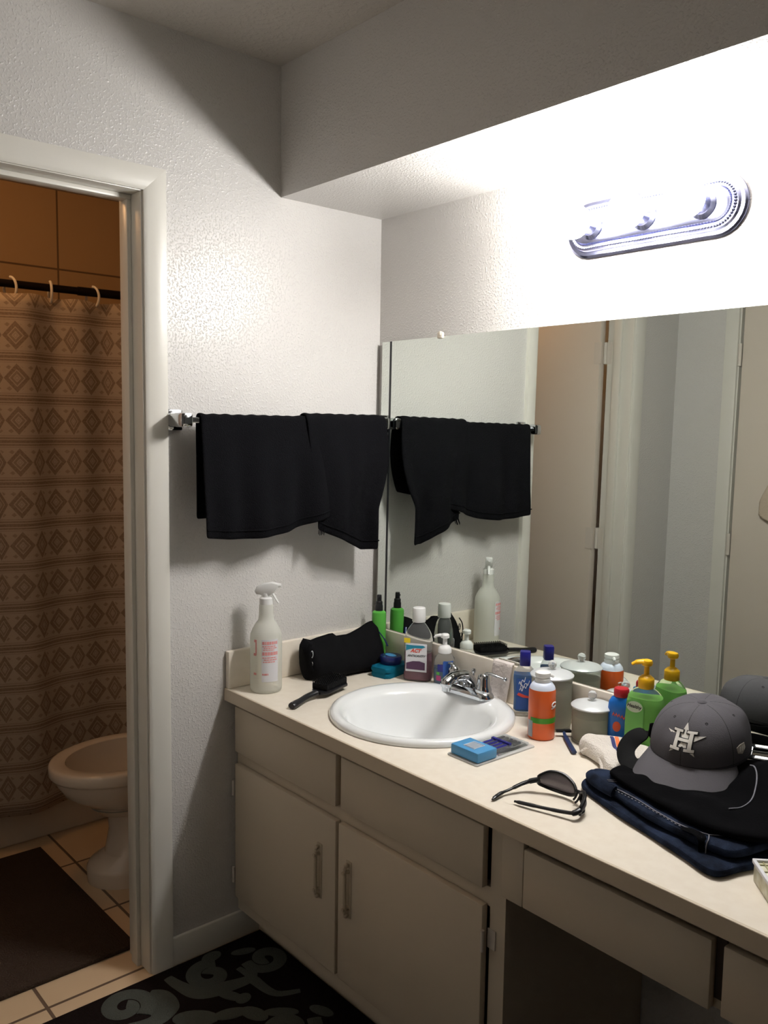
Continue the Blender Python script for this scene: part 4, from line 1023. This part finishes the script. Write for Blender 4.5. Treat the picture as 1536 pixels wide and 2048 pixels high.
bmesh.ops.remove_doubles(bm, verts=bm.verts, dist=.0001)
obj('brim', bm, M['capcloth'], cp)
# emblem: five-pointed star behind a slab-serif H, raised embroidery on the front panels
def front(x, y, d=0):     # flat emblem coordinates to the front of the crown, centre a little above the brow
    t = .40+y/.155; return dome(x/RX*1.06/max(.5, math.cos(t*PI/2)**.62), t, .0012+d)
def emb(nm, polys, th, m):
    bm = B()
    for pts in polys:
        dense = []
        for a, b in zip(pts, pts[1:]+pts[:1]):
            a, b = Vector(a), Vector(b); n_ = max(1, int((b-a).length/.004))
            dense += [a.lerp(b, k/n_) for k in range(n_)]
        lo_ = [bm.verts.new(front(p.x, p.y, -.001)) for p in dense]; hi_ = [bm.verts.new(front(p.x, p.y, th)) for p in dense]; n = len(lo_)
        f1_ = bm.faces.new(hi_); f0_ = bm.faces.new(lo_[::-1]); bmesh.ops.triangulate(bm, faces=[f1_, f0_])
        for i in range(n): bm.faces.new((lo_[i], lo_[(i+1) % n], hi_[(i+1) % n], hi_[i]))
    return obj(nm, bm, m, cp, auto=30)
SR, SRi = .0380, .0132
star = []
for k in range(10):
    a = PI/2+k*PI/5; r = SR if k % 2 == 0 else SRi
    star.append((r*math.cos(a), r*math.sin(a)))
emb('star_emblem', [[(0, 0), star[k-1], star[k], star[(k+1) % 10]] for k in range(0, 10, 2)], .0012, M['thread'])
def rc(x0, x1, y0, y1): return [(x0, y0), (x1, y0), (x1, y1), (x0, y1)]
hs = [rc(-.0155, -.009, -.019, .017), rc(.009, .0155, -.019, .017), rc(-.009, .009, -.0035, .0025)]
hs += [rc(x-.0085, x+.0085, y-.0026, y+.0026) for x in (-.01225, .01225) for y in (-.0195, .0175)]
emb('letter_outline', [rc(a[0][0]-.0016, a[1][0]+.0016, a[0][1]-.0016, a[2][1]+.0016) for a in hs], .0022, M['capdark'])
emb('letter_emblem', hs, .0034, M['thread'])
bm = B(); fl = []
def side(x, y, d=0): return dome(math.radians(74)+x/RX, .22+y/.155, .0012+d)
poly(bm, side, [(-.012, -.006), (0, -.011), (.012, -.002), (.010, .009), (-.004, .010), (-.014, .006)], .001); obj('side_patch', bm, M['patch'], cp)
bm = B()
for k in range(3): poly(bm, lambda x, y, d=0: side(x, y, d+.001), [(-.008+.006*k, -.004), (-.005+.006*k, -.004), (-.003+.006*k, .005), (-.006+.006*k, .005)], .0005)
obj('patch_mark', bm, M['thread'], cp)

# small patterned box at the counter's right
bx = put('patterned_box', 'small pale patterned box on the counter front right of the jeans', 'box', 1.432+.052, -.413-.006, rz=math.radians(-46))
bm = box(B(), -.045, .045, -.032, .032, 0, .032, .002); obj('box_body', bm, M['plaid'], bx)
bm = B()
for a in (-.045, .045): box(bm, a-.003, a+.003, -.034, .034, .030, .036, .001)
for a in (-.032, .032): box(bm, -.045, .045, a-.003, a+.003, .030, .036, .001)
obj('rim', bm, M['labelwhite'], bx)
bm = B()
for k in range(4): box(bm, -.034+k*.022, -.031+k*.022, -.031, .031, .0322, .0334)
for k in range(3): box(bm, -.043, .043, -.020+k*.018, -.0175+k*.018, .0322, .0332)
obj('lattice', bm, mat('olive_lattice', rgb(150, 146, 106), .6), bx)

# ---------------------------------------------------------------- floor coverings
rg = thing('patterned_rug', 'dark brown rug with grey-green scroll pattern in front of the vanity', 'rug', (.7, -1.1, 0))
bm = prism(B(), [(.022, -1.69), (1.9, -1.69), (1.9, -.445), (.022, -.445)], .0005, .010, .003); obj('pile', bm, M['rugdark'], rg, world=True)
bm = B()
def rib(pts, w0, wm, w1):
    P_ = spline([(p[0], p[1], .0105) for p in pts], 8); n = len(P_); Rr = []
    for i in range(n):
        t = i/(n-1); Rr.append((w0+(wm-w0)*t*2 if t < .5 else wm+(w1-wm)*(t-.5)*2))
    tube(bm, P_, Rr, 8, .12, upv=(0, 0, 1))
def blob(x, y, a, b, ang):
    M_ = Matrix.Translation((x, y, .0095)) @ Matrix.Rotation(ang, 4, 'Z')
    lathe(bm, [(1, 0), (.96, .0022), (.1, .0028)], 18, sx=a, sy=b, mtx=M_)
def spiral(cx, cy, r, a0, turns, s, w0=.010):
    n = int(10*turns)+2; rib([(cx+r*(1-.82*i/n)*math.cos(a0+s*2*PI*turns*i/n), cy+r*(1-.82*i/n)*math.sin(a0+s*2*PI*turns*i/n)) for i in range(n+1)], w0, .019, .015)
# scrolls seen near the doorway
rib([(.058, -.755), (.11, -.745), (.167, -.72), (.190, -.645), (.197, -.588), (.17, -.56)], .012, .026, .008)
spiral(.118, -.662, .055, 2.4, 1.2, 1, .020); spiral(.150, -.508, .055, -1.9, 1.25, 1, .016)
rib([(.140, -.590), (.18, -.583), (.214, -.584), (.29, -.572), (.323, -.516)], .008, .016, .008)
spiral(.095, -.890, .062, .4, 1.3, 1, .020); rib([(.085, -.818), (.115, -.798), (.165, -.81), (.190, -.86), (.165, -.93)], .012, .030, .012)
for x, y, a, b, an in ((.225, -.665, .040, .016, .5), (.255, -.645, .018, .022, .2), (.245, -.775, .058, .030, .9), (.285, -.700, .045, .020, 1.2), (.322, -.655, .040, .022, .4), (.085, -.54, .035, .014, 1.2), (.36, -.60, .045, .016, .9), (.42, -.52, .035, .016, .4), (.05, -.62, .02, .03, .1)): blob(x, y, a, b, an)
rr = random.Random(3)
for gx in range(6):
    for gy in range(4):
        x = .42+gx*.27; y = -.62-gy*.30
        if x < .5 and y > -.6: continue
        if x > 1.82: continue
        spiral(x, y, .07, rr.uniform(0, 6), 1.3, rr.choice((-1, 1)), .018); blob(x+.12, y-.10, .05, .022, rr.uniform(0, 3)); blob(x+.02, y-.14, .045, .02, rr.uniform(0, 3))
        if y < -.8: rib([(x-.1, y-.1), (x-.03, y-.15), (x+.06, y-.12), (x+.12, y-.02)], .008, .02, .008)
for y in (-1.05, -1.25, -1.45): spiral(.15, y, .065, 1, 1.3, 1, .018); blob(.26, y+.05, .05, .022, .8)
obj('scroll_pattern', bm, M['rugscroll'], rg, world=True)

bmx = thing('bath_mat', 'plain dark brown bath mat on the bathroom tiles beside the toilet', 'bath mat', (-.5, -1.05, 0))
obj('pile', prism(B(), [(-.880, -1.40), (-.138, -1.345), (-.134, -.770), (-.160, -.752), (-.868, -.760)], .0005, .014, .005), M['matpile'], bmx, world=True)

# ---------------------------------------------------------------- bathroom beyond the doorway
to = thing('toilet', 'white toilet with open bowl seen through the doorway', 'toilet', (-.545, -.60, 0))
bm = B(); N_ = 40
def egg(cx, cy, a, bf, bb, z): return [(cx+a*math.cos(2*PI*i/N_), cy+(bb if math.sin(2*PI*i/N_) > 0 else bf)*math.sin(2*PI*i/N_), z) for i in range(N_)]
S_ = [egg(0, .02, .112, .140, .22, 0), egg(0, .02, .113, .142, .22, .045), egg(0, .02, .106, .134, .22, .058), egg(0, .035, .080, .098, .20, .085), egg(0, .04, .074, .088, .19, .16), egg(0, .04, .078, .094, .19, .235), egg(0, .02, .108, .145, .20, .262), egg(0, .005, .150, .192, .21, .305), egg(0, 0, .166, .213, .22, .345), egg(0, 0, .168, .215, .22, .362), egg(0, 0, .180, .229, .23, .366), egg(0, 0, .185, .234, .23, .374), egg(0, 0, .185, .234, .23, .398), egg(0, 0, .181, .230, .227, .405), egg(0, 0, .174, .223, .222, .407),
      egg(0, 0, .147, .190, .19, .407), egg(0, 0, .141, .183, .182, .403), egg(0, 0, .137, .177, .175, .365), egg(0, .0, .118, .150, .15, .30), egg(0, .01, .07, .09, .09, .22), egg(0, .015, .03, .04, .04, .20)]
loft(bm, S_); obj('bowl', bm, M['bone'], to, auto=48)
obj('water', loft(B(), [egg(0, .008, .09, .115, .115, .245), egg(0, .008, .09, .115, .115, .2455)]), mat('toilet_water', rgb(170, 170, 160), .05), to)
obj('tank', loft(B(), [sect(.20, .085, .39, pw=5), sect(.215, .095, .44, pw=5), sect(.22, .10, .74, pw=5)]), M['bone'], to).location = (0, .48, 0)
obj('tank_lid', loft(B(), [sect(.23, .108, .742, pw=5), sect(.232, .11, .765, pw=5), sect(.22, .10, .78, pw=5)]), M['bone'], to).location = (0, .48, 0)
obj('raised_seat', loft(B(), [sect(.18, .012, .415, pw=3), sect(.185, .014, .6, pw=3), sect(.15, .012, .80, pw=3)]), M['bone'], to).location = (0, .335, 0)
obj('pedestal_back', loft(B(), [sect(.10, .15, 0, pw=3), sect(.10, .15, .38, pw=3)]), M['bone'], to).location = (0, .30, 0)

tu = thing('bathtub', 'enamelled bathtub behind the patterned shower curtain', 'bathtub', (-1.3, -1.0, 0))
bm = B()
box(bm, -.985, -.955, -1.9, -.06, 0, .40, .01); box(bm, -1.695, -1.64, -1.9, -.06, 0, .40, .01); box(bm, -1.64, -.985, -1.9, -1.84, 0, .40, .01); box(bm, -1.64, -.985, -.12, -.06, 0, .40, .01); box(bm, -1.64, -.985, -1.84, -.12, 0, .08)
obj('tub_shell', bm, M['tub'], tu, world=True)
rd = thing('curtain_rod', 'dark bronze shower rod running above the patterned curtain', 'rod', (-.95, -1.0, 1.918))
bm = B(); tube(bm, [(-.95, -2.045, 1.905), (-.95, -.56, 1.9165)], .0128, 14); obj('rod', bm, M['rod'], rd, world=True)
bm = B(); tube(bm, [(-.95, -.56, 1.9165), (-.95, -.004, 1.9215)], .0150, 14); obj('rod_sleeve', bm, M['rod'], rd, world=True)
for y in (-2.047, -.002):
    bm = B(); lathe(bm, [(.03, 0), (.028, .012), (.018, .02)], 20, mtx=Matrix.Translation((-.95, y, 1.905 if y < -1 else 1.9217)) @ Matrix.Rotation(PI/2*(1 if y > -1 else -1), 4, 'X'))
    obj('flange', bm, M['rod'], rd, world=True)
cu_ = thing('shower_curtain', 'tan shower curtain woven with diamonds and stripes hanging on ivory rings', 'shower curtain', (-.935, -1.0, 1.9))
bm = B()
def fold(y, k):
    return .022*math.sin(y*15.0+.5)*(.5+.5*k)+.014*math.sin(y*33+1.2+.6*k)*(1-.5*k)+.020*k*mnoise.noise(Vector((y*3.1, k*1.5, 1)))*1.5
def cuP(u, v):
    y = -1.98+1.96*u; k = 1-v; z = .13+v*1.755
    if v > .985: z -= .006*(1-math.cos((y+.72)*2*PI/.152))*.5
    return Vector((-.925+fold(y, k)+.02*k, y, z))
arc = [0]; NU = 220
for i in range(NU): arc.append(arc[-1]+(cuP((i+1)/NU, .6)-cuP(i/NU, .6)).length)
grid(bm, NU, 50, cuP, lambda a, b: (arc[int(round(a*NU))], .13+b*1.755-.02))
obj('cloth', bm, M['curtain'], cu_, world=True, solid=.0015)
for k in range(13):
    y = -1.97+.1535*k+(.02 if k % 2 else -.01)
    y = {8: -.785, 9: -.655, 10: -.508}.get(k, y)
    bm = B(); tl = {8: .5, 9: -.15, 10: .55}.get(k, .3)
    rot = Matrix.Rotation(tl, 4, 'Z'); 
    tube(bm, [Vector((-.95, y, 1.9005))+rot @ Vector((.026*math.sin(t), 0, .036*math.cos(t)+0)) for t in [2*PI*i/28 for i in range(24)]], .0045, 8); obj('ring', bm, M['ring'], cu_, world=True)

# towel on the second door, seen in the mirror
ht = thing('hanging_towel', 'beige towel hanging from a hook on the door reflected in the mirror', 'towel', (.50, -1.70, 1.36))
bm = B()
def hp_(u, v):
    a = (u-.5)*PI; wd = .02+.07*min(1, v*1.6)**.7; x = .505+wd*math.sin(a)*(1 if v < .92 else 1-(v-.92)*4)
    return Vector((x, -1.716+.006+.030*math.cos(a)*min(1, .3+v*1.5)+.006*math.sin(u*14)*v, 1.345-.215*v+.02*abs(math.sin(a))*v*v))
grid(bm, 24, 22, hp_); obj('cloth', bm, M['beigecloth'], ht, world=True, solid=.006)
bm = B(); box(bm, .495, .515, -1.7215, -1.717, 1.325, 1.375, .001); tube(bm, spline([(.505, -1.718, 1.350), (.505, -1.700, 1.343), (.505, -1.688, 1.350), (.505, -1.686, 1.362)], 4), .004, 8); obj('hook', bm, M['brushed'], ht, world=True)
